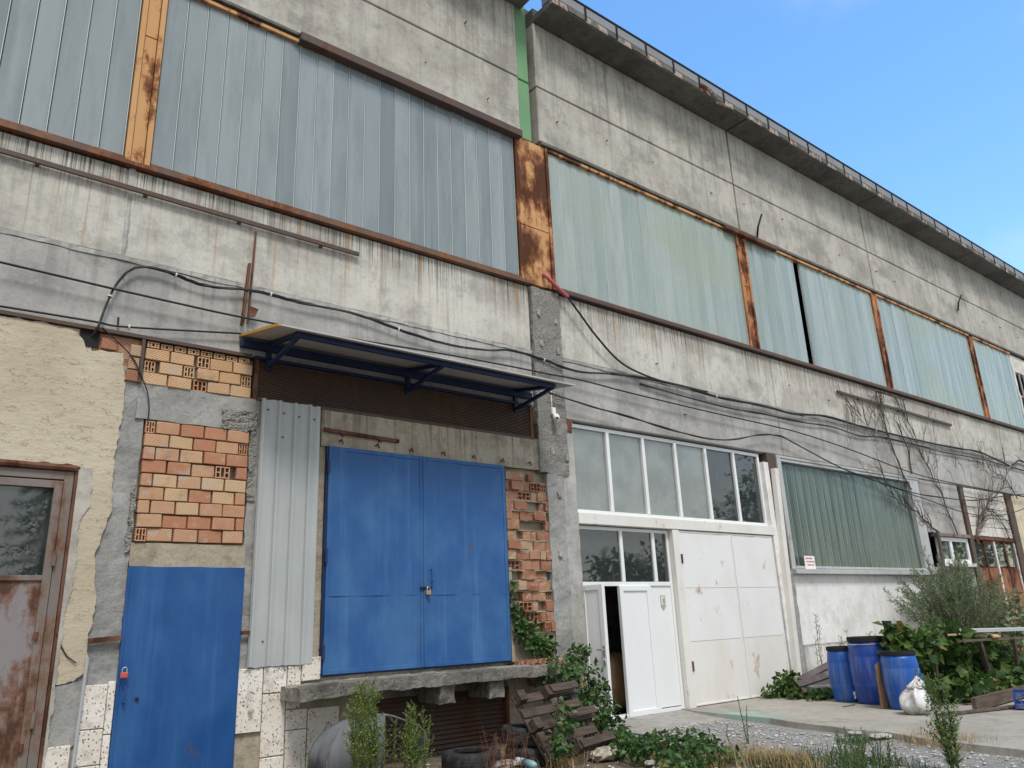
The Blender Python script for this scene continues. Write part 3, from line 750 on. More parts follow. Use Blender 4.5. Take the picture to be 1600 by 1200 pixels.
# ---- left lower wall
GR = M['mortar']
MB().box(-10.4, -.05, 0, .2, -.1, 4.64, .0).build('wall_panel', M['cream_wall'], LH)
MB().box(-.05, 1.42, 0, .2, 3.13, 4.64).build('wall_panel', M['cream_wall'], LH)
MB().rough(1.43, 2.01, .0, .2, -.1, 4.3, .08, .014, 6).build('wall_pier', GR, LH)
MB().box(1.43, 1.92, .015, .2, 4.3, 4.64).build('wall_pier', M['brick_red'], LH)
MB().rough(1.92, 3.24, -.012, .2, 3.735, 4.135, .09, .012, 5).build('lintel', GR, LH)['label'] = 'bare grey concrete lintel between the two brick patches'
MB().rough(2.86, 3.27, -.035, .02, 3.72, 3.97, .03, .028, 17).build('broken_concrete', M['gravelly'], LH)
MB().rough(3.20, 3.27, -.022, .02, 2.9, 3.72, .03, .030, 9, 3).build('broken_concrete', M['gravelly'], LH)
MB().rough(1.96, 2.0, -.022, .02, 2.3, 3.0, .03, .034, 9, 8).build('broken_concrete', M['gravelly'], LH)
MB().rough(2.01, 3.22, -.012, .2, 2.155, 2.40, .09, .010, 5, 1).build('lintel', M['beige'], LH)['label'] = 'beige lintel over the small blue door'
MB().rough(3.20, 3.42, -.005, .2, 1.05, 4.13, .08, .016, 6).build('wall_pier', GR, LH)
MB().rough(3.44, 4.24, .01, .2, .9, 4.13, .1, .010, 5).build('wall_pier', M['beige'], LH)
MB().rough(4.10, 7.70, -.008, .2, 3.66, 4.14, .1, .012, 5, 4).build('lintel', M['beige'], LH)['label'] = 'stained beige lintel above the blue double door'
for k in range(7):
    x = 4.35 + k * .52
    MB().tube([(x, .0, 3.74 - .01 * (k % 3)), (x + .01, -.05, 3.76), (x + .02, -.06, 3.70)], .012, 5).build('bent_tie', M['rustbar'], LH)
MB().box(4.16, 7.05, .06, .2, .9, 3.66).build('door_backing', M['wall_in'], LH)
# cream plaster skin with a torn edge, round the rusty door
def ragged(pts, step, amp, seed):
    out = []
    for i in range(len(pts)):
        a, b = Vector(pts[i]), Vector(pts[(i + 1) % len(pts)]); L = (b - a).length; k = max(1, int(L / step))
        rag = pts[i][2] if len(pts[i]) > 2 else 1
        a2 = Vector((a[0], a[1])); b2 = Vector((b[0], b[1])); nrm = Vector((-(b2 - a2)[1], (b2 - a2)[0])).normalized() if L > 0 else Vector((0, 0))
        for q in range(k):
            p = a2.lerp(b2, q / k)
            if rag: p += nrm * amp * (mnoise.noise(Vector((p[0] * 9, p[1] * 9, seed))) + .6 * mnoise.noise(Vector((p[0] * 27, p[1] * 27, seed))))
            out.append((p[0], p[1]))
    return out
pp = [(-3, 4.66, 1), (.9, 4.63, 1), (1.28, 4.60, 1), (1.36, 4.42, 1), (1.72, 4.44, 1), (1.78, 4.10, 1), (1.79, 3.75, 1), (1.76, 3.3, 1), (1.76, 3.05, 1), (1.79, 2.85, 1), (1.76, 2.6, 1), (1.71, 2.40, 1), (1.68, 2.25, 1),
      (1.70, 1.95, 1), (1.74, 1.85, 1), (1.73, 1.6, 1), (1.70, 1.5, 1), (1.72, 1.15, 1), (1.62, 1.06, 1), (1.45, 1.05, 0), (1.46, 2.9, 1), (1.45, 3.14, 1), (1.32, 3.17, 1), (.9, 3.14, 1), (-3, 3.13, 0)]
pl = MB().prism(ragged(pp, .03, .022, 3), -.03, .0)
pl.build('plaster_skin', M['plaster'], LH)['label'] = 'flaking cream plaster over the rusty grey door'
MB().prism(ragged([(1.44, .42, 0), (1.44, 1.04, 1), (1.71, 1.06, 1), (1.72, .6, 1), (1.66, .47, 1)], .04, .02, 8), -.022, .0).build('mortar_patch', GR, LH)
# exposed brick ends on the torn edge, dark cable hole
for (x0, x1, z0, z1) in ((1.80, 1.91, 4.43, 4.56), (1.79, 1.90, 4.28, 4.41), (1.78, 1.90, 4.14, 4.265), (1.50, 1.66, 4.46, 4.58)):
    MB().box(x0, x1, -.035, .02, z0, z1, .006).wobble(.008, 9).build('brick', M['brick_red'], LH)
MB().box(1.29, 1.485, -.012, .0, 4.46, 4.64).build('cable_hole', M['black'], LH)
# dark metal angle along the foot of the lintel band
MB().box(-3, 3.15, -.05, .0, 4.645, 4.685).build('lintel_angle', M['brown'], LH)
MB().box(1.905, 1.94, -.045, .0, 4.13, 4.645).build('upright_angle', M['brown'], LH)

# ---- bricks
def hollow_brick(w, h, d):
    m = MB(); t = .012
    m.box(-w / 2, w / 2, -d / 2, d / 2, h / 2 - t, h / 2); m.box(-w / 2, w / 2, -d / 2, d / 2, -h / 2, -h / 2 + t)
    for k in range(4):
        x = -w / 2 + k * (w - t) / 3; m.box(x, x + t, -d / 2, d / 2, -h / 2 + t, h / 2 - t)
    m.box(-w / 2 + t, -w / 2 + t + (w - 4 * t) / 3, -d / 2, d / 2, -.007, .007)
    m.box(w / 2 - t - (w - 4 * t) / 3, w / 2 - t, -d / 2, d / 2, -.007, .007)
    m.box(-w / 2 + .002, w / 2 - .002, d / 2 - .02, d / 2 - .002, -h / 2 + .002, h / 2 - .002)
    return m
def place_at(m, loc, name, mat, par):
    for v in m.v: v += loc
    return m.build(name, mat, par)
def brick_row(par, x0, x1, zc, h, items, mat, y, jit=.011):
    tot = sum(w for w, _ in items); s_ = (x1 - x0) / tot; x = x0
    for w, hol in items:
        ww = w * s_; g = .0055 + rng.random() * .004
        c = Vector((x + ww / 2, y + rng.uniform(-jit, jit), zc + rng.uniform(-.003, .003)))
        if hol == 2: pass
        elif hol: place_at(hollow_brick(ww - 2 * g, h - .012, .10), c, 'brick', mat, par)
        else:
            m = MB().box(-ww / 2 + g, ww / 2 - g, -.06, .05, -h / 2 + .006, h / 2 - .006, .006); m.wobble(.004, 7, rng.random() * 50)
            o = place_at(m, c, 'brick', mat, par); o.rotation_euler = (rng.uniform(-.015, .015), rng.uniform(-.016, .016), rng.uniform(-.045, .045))
        x += ww
patch = MB().box(2.01, 3.20, .075, .2, 2.40, 3.735).build('brick_patch', M['mortar'], LH)
patch['label'] = 'lower patch of hollow orange bricks over the small blue door'
rows = [[(.4, 1), (1, 0), (1, 0), (1, 0), (1, 0)], [(1, 0), (1, 0), (1, 0), (1, 0), (.45, 1)], [(.5, 0), (1, 0), (1, 0), (1, 0), (1, 0)], [(1, 0), (1, 0), (1, 0), (.66, 1), (.25, 2), (.5, 0)],
        [(.5, 0), (1, 0), (1, 0), (1, 0), (1, 0)], [(1, 0), (1, 0), (1, 0), (1, 0), (.5, 0)], [(.5, 0), (1, 0), (1, 0), (1, 0), (1, 0)], [(1, 0), (1, 0), (1, 0), (1, 0), (.4, 0)], [(.45, 1), (1, 0), (1, 0), (1, 0), (.9, 0)]]
rh = (3.725 - 2.41) / 9
for i, it in enumerate(rows): brick_row(patch, 2.03, 3.18, 3.725 - rh * (i + .5), rh, it, M['brick'], .03)
patch2 = MB().box(1.94, 3.20, .06, .2, 4.135, 4.645).build('brick_patch', M['mortar'], LH)
patch2['label'] = 'upper patch of pale tan hollow bricks beside the brown louvre'
rows2 = [[(1, 0), (1, 0), (.12, 2), (.55, 1), (1, 0), (.9, 0)], [(.5, 1), (.12, 2), (1, 0), (.5, 1), (.08, 2), (1, 0), (1, 0), (.5, 1)], [(1, 0), (1, 0), (.06, 2), (.62, 1), (1, 0), (.95, 0)]]
for i, it in enumerate(rows2): brick_row(patch2, 1.95, 3.17, 4.555 - .142 * (i + .5), .142, it, M['brick_pale'], .03)
for i in range(8):
    m = hollow_brick(.125, .062, .09); place_at(m, Vector((2.03 + i * .148, .03 + rng.uniform(-.01, .01), 4.598 + rng.uniform(-.008, .004))), 'brick', M['brick_pale'], patch2)
patch3 = MB().rough(6.98, 7.84, .085, .2, 1.26, 3.66, .09, .012, 6).build('brick_patch', M['beige'], LH)
patch3['label'] = 'tall strip of broken red bricks right of the blue double door'
NR = 16; rh = (3.60 - 1.29) / NR
bed = MB()
for i in range(NR):
    z = 3.60 - rh * (i + .5); x = 7.0
    while x < 7.80:
        w = rng.choice((.11, .16, .2, .25, .25)); w = min(w, 7.83 - x)
        if w < .05: break
        p = rng.random(); yc = .05 + rng.uniform(-.035, .03)
        left_gap = (i > 9 and x < 7.06)
        if p < .12: place_at(hollow_brick(w - .012, rh - .016, .09), Vector((x + w / 2, yc, z)), 'brick', M['brick_red'], patch3)
        elif p < .2 or left_gap: pass
        else:
            m = MB().rough(-w / 2 + .006, w / 2 - .006, -.06, .05, -rh / 2 + .010, rh / 2 - .010, .055, .014, 12, rng.random() * 90)
            place_at(m, Vector((x + w / 2, yc, z + rng.uniform(-.005, .005))), 'brick', M['brick_red'], patch3)
        x += w
    bed.rough(7.0, 7.83, .0 + rng.uniform(-.02, .02), .09, z - rh / 2 - .009, z - rh / 2 + .007, .06, .012, 11, i)
bed.build('mortar_bed', M['beige'], patch3)
MB().rough(6.985, 7.07, -.01, .2, .93, 2.2, .07, .014, 7, 9).build('wall_pier', M['beige'], LH)
MB().rough(7.07, 7.82, .0, .2, .80, 1.28, .09, .016, 6).build('wall_pier', M['beige'], LH)

# ---- white speckled facing slabs near the ground
back = MB().box(1.44, 2.0, .01, .2, -.1, 1.04).build('wall_base', M['beige'], LH)
for (a, b, c, d) in ((1.70, 1.925, .62, 1.02), (1.70, 1.925, .30, .612), (1.70, 1.925, -.08, .292), (1.932, 2.0, .56, 1.04), (1.932, 2.0, -.08, .552), (1.44, 1.66, -.08, .50)):
    MB().box(a, b, -.035 + rng.uniform(-.004, .004), .008, c, d, .006).wobble(.006, 5, a).build('facing_slab', M['facing'], back)
back2 = MB().rough(3.20, 4.76, .0, .2, -.1, 1.09, .12, .008, 5).build('wall_base', M['beige'], LH)
for (a, b, c, d) in ((3.215, 3.49, .42, 1.075), (3.50, 3.765, .80, 1.075), (3.50, 3.765, .16, .79), (3.50, 3.765, -.08, .15), (3.775, 3.93, .62, 1.075), (3.775, 4.02, .40, .61), (3.775, 4.02, -.08, .392), (3.94, 4.17, .90, 1.15), (4.03, 4.42, .14, .60), (4.03, 4.42, -.08, .13)):
    MB().box(a, b, -.04 + rng.uniform(-.006, .006), -.012, c, d, .006).wobble(.006, 5, a * 3).build('facing_slab', M['facing'], back2)

# ---- brown louvre above the dock door
lv = MB().box(3.21, 7.60, .10, .2, 4.14, 4.655).build('louvre', M['black'], LH); lv['label'] = 'long brown slatted louvre under the canopy'
for k in range(20):
    z = 4.185 + k * .0232
    MB().box(3.25, 7.55, .0, .035, z, z + .0135, .003).build('slat', M['louvre'], lv)
for (a, b, c, d) in ((3.195, 3.25, 4.13, 4.66), (7.55, 7.61, 4.13, 4.66)): MB().box(a, b, -.02, .1, c, d, .004).build('louvre_frame', M['rustbar'], lv)
MB().box(3.25, 7.55, -.015, .1, 4.13, 4.175, .004).build('louvre_frame', M['brown'], lv)

# ---- doors of the left hall
def rim(mb, x0, x1, z0, z1, w, y0, y1, c=.003):
    mb.box(x0, x0 + w, y0, y1, z0, z1, c); mb.box(x1 - w, x1, y0, y1, z0, z1, c)
    mb.box(x0 + w, x1 - w, y0, y1, z0, z0 + w, c); mb.box(x0 + w, x1 - w, y0, y1, z1 - w, z1, c); return mb
dd = MB().box(4.17, 6.99, -.03, .05, .925, .94).box(4.165, 4.185, -.04, .05, .93, 3.66).box(6.975, 6.995, -.04, .05, .93, 3.66).build('double_door', M['navy'], LH)
dd['label'] = 'large faded blue steel double door over the loading dock'
for x0, x1 in ((4.19, 5.565), (5.585, 6.97)):
    lf = rim(MB(), x0, x1, .945, 3.655, .05, -.062, -.02).build('door_leaf', M['blue2'], dd)
    for i, (a, b) in enumerate(((.995, 1.83), (1.832, 2.78), (2.782, 3.605))):
        m = MB(); nx_, nz_ = 10, 8
        m.add([(x0 + .03 + (x1 - x0 - .06) * p / nx_, -.052 - .003 * (i % 2) + .013 * mnoise.noise(Vector((x0 + p * .5, i * 3 + q * .45, 2))), a - .005 + (b - a + .01) * q / nz_) for q in range(nz_ + 1) for p in range(nx_ + 1)],
              [(q * (nx_ + 1) + p, q * (nx_ + 1) + p + 1, (q + 1) * (nx_ + 1) + p + 1, (q + 1) * (nx_ + 1) + p) for q in range(nz_) for p in range(nx_)])
        m.build('door_sheet', M['blue2'], lf, smooth=True)
    if x0 > 5: MB().tube([(5.68, -.06, 2.16), (5.68, -.10, 2.15), (5.68, -.10, 2.0), (5.68, -.06, 1.99)], .01, 6).build('door_handle', M['blue2'], lf)
    else:
        for z in (1.2, 2.3, 3.4): MB().tube([(4.18, -.075, z - .08), (4.18, -.075, z + .08)], .02, 8).build('hinge', M['navy'], lf)
MB().box(5.56, 5.60, -.075, -.02, .95, 3.65, .004).build('cover_strip', M['blue2'], dd)
MB().box(5.50, 5.68, -.085, -.075, 1.90, 1.93).build('hasp', M['black'], dd)
def padlock(c, mat, label):
    t = thing('padlock', label, 'padlock', c); x, y, z = c
    MB().box(x - .035, x + .035, y - .014, y + .014, z - .055, z, .008).build('lock_body', mat, t)
    MB().tube([(x - .022, y, z), (x - .022, y, z + .03), (x - .012, y, z + .045), (x + .012, y, z + .045), (x + .022, y, z + .03), (x + .022, y, z)], .006, 6).build('shackle', M['steel'], t)
padlock(Vector((5.61, -.105, 1.88)), M['brass'], 'brass padlock on the meeting edge of the large blue double door')
padlock(Vector((2.05, -.10, 1.12)), M['redlock'], 'red padlock on the left edge of the small blue door')
sdoor = rim(MB(), 2.005, 3.215, -.06, 2.15, .045, -.045, .03).build('steel_door', M['blue'], LH); sdoor['label'] = 'small bright blue steel door under the brick patch'
m = MB(); nx_, nz_ = 10, 16
m.add([(2.035 + 1.16 * p / nx_, -.055 + .016 * mnoise.noise(Vector((p * .45, q * .4, 9))), -.05 + 2.19 * q / nz_) for q in range(nz_ + 1) for p in range(nx_ + 1)],
      [(q * (nx_ + 1) + p, q * (nx_ + 1) + p + 1, (q + 1) * (nx_ + 1) + p + 1, (q + 1) * (nx_ + 1) + p) for q in range(nz_) for p in range(nx_)])
m.build('door_sheet', M['blue'], sdoor, smooth=True)
MB().tube([(2.075, -.06, .98), (2.075, -.10, .97), (2.075, -.10, .84), (2.075, -.06, .83)], .009, 6).build('door_handle', M['blue'], sdoor)
MB().tube([(2.20, -.07, .86), (2.20, -.045, .86)], .016, 8).build('keyhole', M['black'], sdoor)
MB().box(2.0, 3.22, .04, .2, -.1, 2.155).build('door_backing', M['wall_in'], LH)
# rusty grey door with a glazed top at the left edge
gd = rim(MB(), -.05, 1.405, -.10, 3.09, .085, -.02, .10).build('glazed_door', M['door_grey'], LH); gd['label'] = 'rust-stained grey steel door with glazed upper half'
lf = rim(MB(), .04, 1.315, -.06, 2.99, .075, -.03, .06); lf.box(.115, 1.24, -.03, .06, 2.01, 2.06, .003)
lf = lf.build('door_leaf', M['door_grey'], gd)
MB().box(.115, 1.24, .005, .012, 2.06, 2.915).build('door_pane', M['pane'], lf)
MB().box(.115, 1.24, -.01, .02, .015, 2.01).build('door_sheet', M['door_rust'], lf)
for z in (.75, 2.22): MB().tube([(1.318, -.045, z - .07), (1.318, -.045, z + .07)], .018, 8).build('hinge', M['door_grey'], lf)
for z in (.52, 1.5): MB().tube([(1.25, -.04, z - .035), (1.25, -.04, z + .035)], .02, 8).build('hinge', M['rustbar'], lf)
MB().box(1.41, 1.435, -.03, .05, -.1, 3.12).build('door_jamb', M['rustbar'], LH)
MB().prism(ragged([(1.438, -.1, 0), (1.438, 3.12, 1), (1.56, 3.14, 1), (1.58, 2.75, 1), (1.50, 2.6, 1), (1.515, 2.0, 1), (1.47, 1.7, 1), (1.475, .9, 1), (1.455, .4, 1), (1.46, -.1, 0)], .035, .022, 12), -.043, -.004).build('jamb_mortar', M['panel_up'], LH)
MB().tube([(-.1, -.03, 3.135), (1.42, -.03, 3.125)], .035, 8).build('door_head_tube', M['rustbar'], LH)
MB().box(-.05, 1.42, .11, .2, -.1, 3.13).build('door_backing', M['wall_in'], LH)

# ---- loading bay under the dock
MB().box(6.93, 7.82, .02, .2, -.1, .80).build('wall_panel', M['beige'], LH)
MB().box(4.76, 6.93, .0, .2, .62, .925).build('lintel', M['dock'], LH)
sh = MB().box(4.76, 6.93, .14, .2, -.1, .62).build('roller_shutter', M['brown'], LH); sh['label'] = 'low brown roller shutter below the loading dock'
for k in range(13): MB().obox((4.78, .075, -.10 + k * .055), (2.13, 0, 0), (0, .035, .044), (0, .010, .003)).build('slat', M['louvre'], sh)
MB().box(6.90, 6.95, .0, .14, -.1, .62).build('shutter_rail', M['rustbar'], sh)

# ---- loading dock
dk = thing('loading_dock', 'crumbling concrete loading dock slab under the blue double door', 'loading dock', (5.6, -.3, .7))
sl = MB().rough(3.70, 7.58, -.56, -.005, .75, .885, .05, .017, 6, 4)
for v in sl.v:
    if v[1] < -.4 and v[0] > 7.2: v[0] -= (v[2] < .8) * .25
    v[2] += -.05 * max(0, (4.3 - v[0]))
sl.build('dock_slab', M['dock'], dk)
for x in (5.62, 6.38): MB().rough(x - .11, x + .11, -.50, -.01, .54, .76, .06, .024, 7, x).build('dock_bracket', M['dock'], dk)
MB().rough(7.30, 7.50, -.5, -.01, .60, .76, .06, .03, 7, 3).build('dock_bracket', M['dock'], dk)
rb = MB()
for k in range(150):
    x = 7.02 + rng.random() ** .8 * .62; y = -.06 - rng.random() * .36; s_ = rng.uniform(.012, .035)
    rb.rough(x - s_, x + s_, y - s_ * .7, y + s_ * .7, .875 + rng.random() * .03, .89 + s_ + .03 * (1 - abs(x - 7.3)), s_, .012, 30, k)
o = kind(rb.build('brick_rubble', M['brick_red']), 'stuff')
tag(o, 'heap of broken red brick chips on the right end of the dock', 'rubble')
# ---- canopy over the dock
ca = thing('canopy', 'flat grey sheet canopy on navy steel brackets above the blue double door', 'canopy', (5.3, -.5, 4.7))
cm = MB(); cm.add([(3.01, -.005, 4.905), (7.60, -.005, 4.905), (7.60, -1.03, 4.725), (3.10, -1.03, 4.725), (3.01, -.005, 4.925), (7.60, -.005, 4.925), (7.60, -1.03, 4.745), (3.10, -1.03, 4.745)],
       [(0, 1, 2, 3), (4, 7, 6, 5), (0, 4, 5, 1), (1, 5, 6, 2), (2, 6, 7, 3), (3, 7, 4, 0)])
cm.build('canopy_sheet', M['canopy'], ca)
MB().obox((2.985, -.005, 4.895), (.02, 0, 0), (.088, -1.03, -.18), (0, 0, .035)).build('canopy_edge', M['ochre'], ca)
MB().box(3.0, 7.56, -.09, -.003, 4.76, 4.85, .004).build('wall_rail', M['navy'], ca)
MB().box(3.18, 7.56, -.05, -.003, 4.645, 4.68, .004).build('wall_rail', M['navy'], ca)
MB().bar((3.33, -.90, 4.705), (7.30, -.90, 4.705), .05, .06).build('front_rail', M['navy'], ca)
for x in (3.36, 5.35, 7.26):
    m = MB().bar((x, -.02, 4.86), (x, -.93, 4.70), .045, .05); m.bar((x, -.02, 4.56), (x, -.90, 4.68), .045, .045); m.box(x - .03, x + .03, -.05, -.004, 4.52, 4.88)
    m.build('canopy_bracket', M['navy'], ca)

# ---- corrugated sheet standing over the gap
cs = MB(); prof = []
x = 3.30; base_y = -.05
while x < 4.09:
    prof += [(x, base_y), (x + .012, base_y - .035), (x + .035, base_y - .035), (x + .05, base_y), (x + .085, base_y + .004), (x + .12, base_y - .004), (x + .16, base_y)]; x += .2
prof = [p for p in prof if p[0] <= 4.11]
n = len(prof)
zs_ = [1.08, 1.6, 2.2, 2.8, 3.4, 4.145]
cs.add([(px_ + .010 * mnoise.noise(Vector((z * .6, 0, 1))), y + .008 * mnoise.noise(Vector((px_ * 3, z, 5))), z + (.02 * mnoise.noise(Vector((px_ * 14, z, 3))) if z in (1.08, 4.145) else 0)) for z in zs_ for px_, y in prof],
       [(j * n + i, j * n + i + 1, (j + 1) * n + i + 1, (j + 1) * n + i) for j in range(len(zs_) - 1) for i in range(n - 1)])
cst = thing('corrugated_sheet', 'tall galvanised trapezoid metal sheet fixed upright between the bricks and the double door', 'metal sheet', (3.7, -.05, 1.08))
cs.build('sheet', M['galv'], cst)
sc_ = MB()
for (x, z) in ((3.38, 4.02), (3.58, 4.0), (3.78, 3.98), (3.98, 3.97), (3.46, 1.35), (3.72, 1.36), (3.93, 1.37), (3.58, 3.7)): sc_.tube([(x, -.04, z), (x, -.062, z)], .010, 6)
sc_.build('screws', M['rustbar'], cst)

# ---- right hall: gate bay
YB = .10
MB().box(8.44, 13.66, .16, .22, 4.48, 4.56).build('gate_head', M['panel_low'], RH)
fw = rim(MB(), 8.45, 13.64, 3.06, 4.52, .06, YB - .03, YB + .05)
tw = fw.build('transom_window', M['pvc'], RH); tw['label'] = 'six-pane white-framed transom window above the white gate'
mx_ = [8.48, 9.31, 10.19, 11.05, 11.92, 12.79, 13.62]
for i in range(6):
    a, b = mx_[i], mx_[i + 1]
    if i: MB().box(a - .035, a + .035, YB - .034, YB + .04, 3.12, 4.46, .004).build('mullion', M['pvc'], tw)
    pn = MB().box(a + .035, b - .035, YB + .012, YB + .02, 3.12, 4.46).build('window_pane', M['pane_pale' if i < 4 else 'pane'], tw)
    pn.rotation_euler = (rng.uniform(-.004, .004), 0, rng.uniform(-.006, .006))
MB().box(8.44, 13.68, -.03, .12, 2.88, 3.055, .006).build('gate_beam', M['white_rusty'], RH)
# white plastic entrance: transom panes, open leaf, closed leaf, side panel
en = rim(MB(), 8.45, 10.63, -.02, 2.865, .055, YB - .02, YB + .05); en.box(8.505, 10.575, YB - .02, YB + .05, 1.935, 2.0, .003)
en.box(10.02, 10.08, YB - .018, YB + .05, -.02, 1.935, .003)
en = en.build('entrance', M['pvc'], RH); en['label'] = 'white plastic entrance with one leaf ajar beside the gate'
for a, b in ((8.505, 9.42), (9.49, 10.20), (10.27, 10.575)):
    MB().box(a, b, YB + .008, YB + .016, 2.0, 2.81).build('window_pane', M['pane'], en)
for x in (9.42, 10.20): MB().box(x, x + .07, YB - .022, YB + .045, 2.0, 2.81, .004).build('mullion', M['pvc'], en)
MB().box(10.08, 10.575, YB + .002, YB + .02, .05, 1.935).build('side_panel', M['pvc'], en)
def leafdoor(w, h):
    f = rim(MB(), 0, w, 0, h, .085, -.035, .03, .006); return f
L1 = leafdoor(.72, 1.955)
for v in L1.v: v += Vector((9.31, YB - .01, -.015))
l1 = L1.build('door_leaf', M['pvc'], en)
MB().box(9.395, 9.945, YB - .022, YB + .0, .07, 1.855).build('door_panel', M['pvc'], l1)
TH = math.radians(-86)
L2 = leafdoor(.44, 1.955); P2 = MB().box(.085, .355, -.02, .005, .085, 1.87); H2 = MB().tube([(.40, -.04, 1.02), (.40, -.085, 1.02), (.30, -.085, 1.02)], .011, 6); H2.box(.38, .42, -.045, -.03, .93, 1.08, .004); H2.box(.38, .42, -.05, -.03, .80, .88, .006)
R2 = Matrix.Rotation(TH, 3, 'Z')
for q in (L2, P2, H2):
    for v in q.v: v[:] = R2 @ v + Vector((8.50, YB - .02, -.01))
l2 = L2.build('door_leaf', M['pvc'], en); l2['label'] = 'narrow white leaf standing open'
P2.build('door_panel', M['pvc'], l2); H2.build('door_handle', M['steel'], l2)
MB().prism([(10.30, 1.78), (10.42, 1.78), (10.42, 1.60), (10.36, 1.53), (10.30, 1.60)], YB - .003, YB + .003).build('badge', M['badge_grey'], en)
MB().prism([(10.315, 1.765), (10.39, 1.765), (10.39, 1.73), (10.345, 1.73), (10.345, 1.62), (10.315, 1.62)], YB - .006, YB - .002).build('badge_mark', M['badge_pale'], en)
MB().box(10.365, 10.385, YB - .006, YB - .002, 1.63, 1.66).build('badge_mark', M['badge_pale'], en)
# steel gate
gp = MB().box(10.64, 10.81, -.02, .1, -.05, 2.875, .006).build('gate_post', M['white_rusty'], RH)
gt = MB().box(10.815, 13.62, .07, .10, -.03, 2.87).build('gate', M['white_steel'], RH); gt['label'] = 'white sheet-steel double gate with rust along its foot'
for x0, x1 in ((10.82, 12.30), (12.315, 13.6)):
    lf = rim(MB(), x0, x1, .012, 2.865, .03, -.004, .068).build('gate_leaf', M['white_steel'], gt)
    for a, b in ((.03, 1.015), (1.02, 1.89), (1.895, 2.85)):
        m = MB(); nx_, nz_ = 8, 6
        m.add([(x0 + .02 + (x1 - x0 - .04) * p / nx_, .004 + .007 * mnoise.noise(Vector((x0 + p * .6, a + q * .5, 7))), a + (b - a) * q / nz_) for q in range(nz_ + 1) for p in range(nx_ + 1)],
              [(q * (nx_ + 1) + p, q * (nx_ + 1) + p + 1, (q + 1) * (nx_ + 1) + p + 1, (q + 1) * (nx_ + 1) + p) for q in range(nz_) for p in range(nx_)])
        m.build('gate_sheet', M['white_rusty' if a < .1 else 'white_steel'], lf, smooth=True)
for z in (.55, 2.3): MB().box(10.795, 10.83, -.04, -.01, z, z + .16, .004).build('hinge', M['rustbar'], gt)
MB().box(8.44, 10.6, .16, .3, 2.86, 3.06).build('gate_beam', M['wall_in'], RH)
MB().box(8.18, 8.42, -.025, .0, 4.33, 4.54, .005).build('jamb_block', M['rustbar'], RH)
# posts right of the gate
MB().rough(13.64, 13.80, -.02, .14, -.05, 4.35, .15, .006, 4).build('gate_post', M['whitewash'], RH)
o = MB().obox((13.66, -.12, .12), (.13, 0, 0), (0, .1, 0), (.20, 0, 4.1)).build('leaning_post', M['white_rusty'], RH); o['label'] = 'leaning white post right of the gate'
MB().rough(13.93, 14.12, -.03, .16, -.05, 2.2, .08, .02, 5).build('pier', M['mortar'], RH)
MB().box(13.82, 14.12, .0, .16, 2.2, 4.55).build('pier', M['brown'], RH)
# big channel glass window
MB().box(14.14, 20.3, .19, .22, 2.1, 4.54).build('window_backing', M['wall_in'], RH)
bw = glass_bay(RH, 14.28, 19.86, 2.30, 4.42, .10, M['glass_green'], 21, .006, M['grey_frame'], tilt=.02, lab='big dark green channel glass window right of the gate')
MB().box(14.13, 14.27, -.03, .1, 2.24, 4.49, .006).build('window_jamb', M['grey_frame'], bw)
MB().box(19.87, 20.32, -.02, .1, 2.24, 4.50, .006).build('window_jamb', M['grey_frame'], bw)
MB().box(14.12, 20.34, -.035, .1, 4.485, 4.535, .004).build('window_head', M['grey_frame'], bw)
MB().box(14.1, 20.38, -.13, .1, 2.14, 2.235, .006).build('window_sill', M['grey_frame'], bw)
for (x, z) in ((18.9, 2.48), (19.15, 2.46), (19.4, 2.49), (18.85, 2.42), (19.2, 2.40)):
    MB().tube([(x, .085, z), (x + .09, .083, z + .03), (x + .18, .085, z - .01)], .008, 4).build('chalk_scribble', M['paper'], bw)
# notice on the pane
nt = MB().box(14.58, 14.95, -.045, -.036, 2.24, 2.50).build('notice', M['paper'])
tag(nt, 'small white notice with red print in the corner of the green glass window', 'notice')
for r_i, words in enumerate(((.10, .12), (.06, .09, .10), (.13, .08))):
    x = 14.62 + .02 * r_i
    for w_ in words:
        MB().box(x, x + w_, -.0475, -.0455, 2.44 - r_i * .065, 2.462 - r_i * .065).build('print_line', M['redprint'], nt); x += w_ + .02
# white wall under it
MB().box(14.12, 20.4, .0, .2, .80, 2.14, .006).build('wall_panel', M['whitewash'], RH)
MB().box(14.12, 20.4, -.05, .2, -.1, .79, .012).build('wall_panel', M['whitewash_low'], RH)
MB().rough(14.12, 20.4, -.055, -.01, .78, .815, .1, .012, 6).build('wall_ledge', M['panel_low'], RH)
# far right: grey panel, small window, blockwork, rusty glazed gate
MB().box(20.4, 22.62, .0, .2, 3.2, 4.53, .006).build('wall_panel', M['panel_low'], RH)
sw = rim(MB(), 20.85, 22.55, 2.45, 3.1, .10, -.02, .08); sw.box(21.45, 21.58, -.018, .08, 2.55, 3.0); sw = sw.build('window', M['pvc'], RH)
for a, b in ((20.95, 21.45), (21.58, 22.45)): MB().box(a, b, .02, .03, 2.55, 3.0).build('window_pane', M['pane'], sw)
MB().box(20.7, 22.62, -.10, .08, 2.36, 2.445, .004).build('window_sill', M['whitewash'], RH)
MB().box(20.7, 22.62, -.10, .1, 3.105, 3.19, .004).build('window_head', M['door_grey'], RH)
MB().box(20.4, 22.62, .0, .2, -.1, 2.35).build('wall_panel', M['mortar'], RH)
for a, b in ((22.64, 22.86), (25.75, 26.15)): MB().box(a, b, -.06, .15, -.1, 4.53, .01).build('steel_column', M['brown'], RH)
bwall = MB().box(22.87, 25.74, .05, .2, 3.2, 4.53).build('block_wall', M['mortar'], RH)
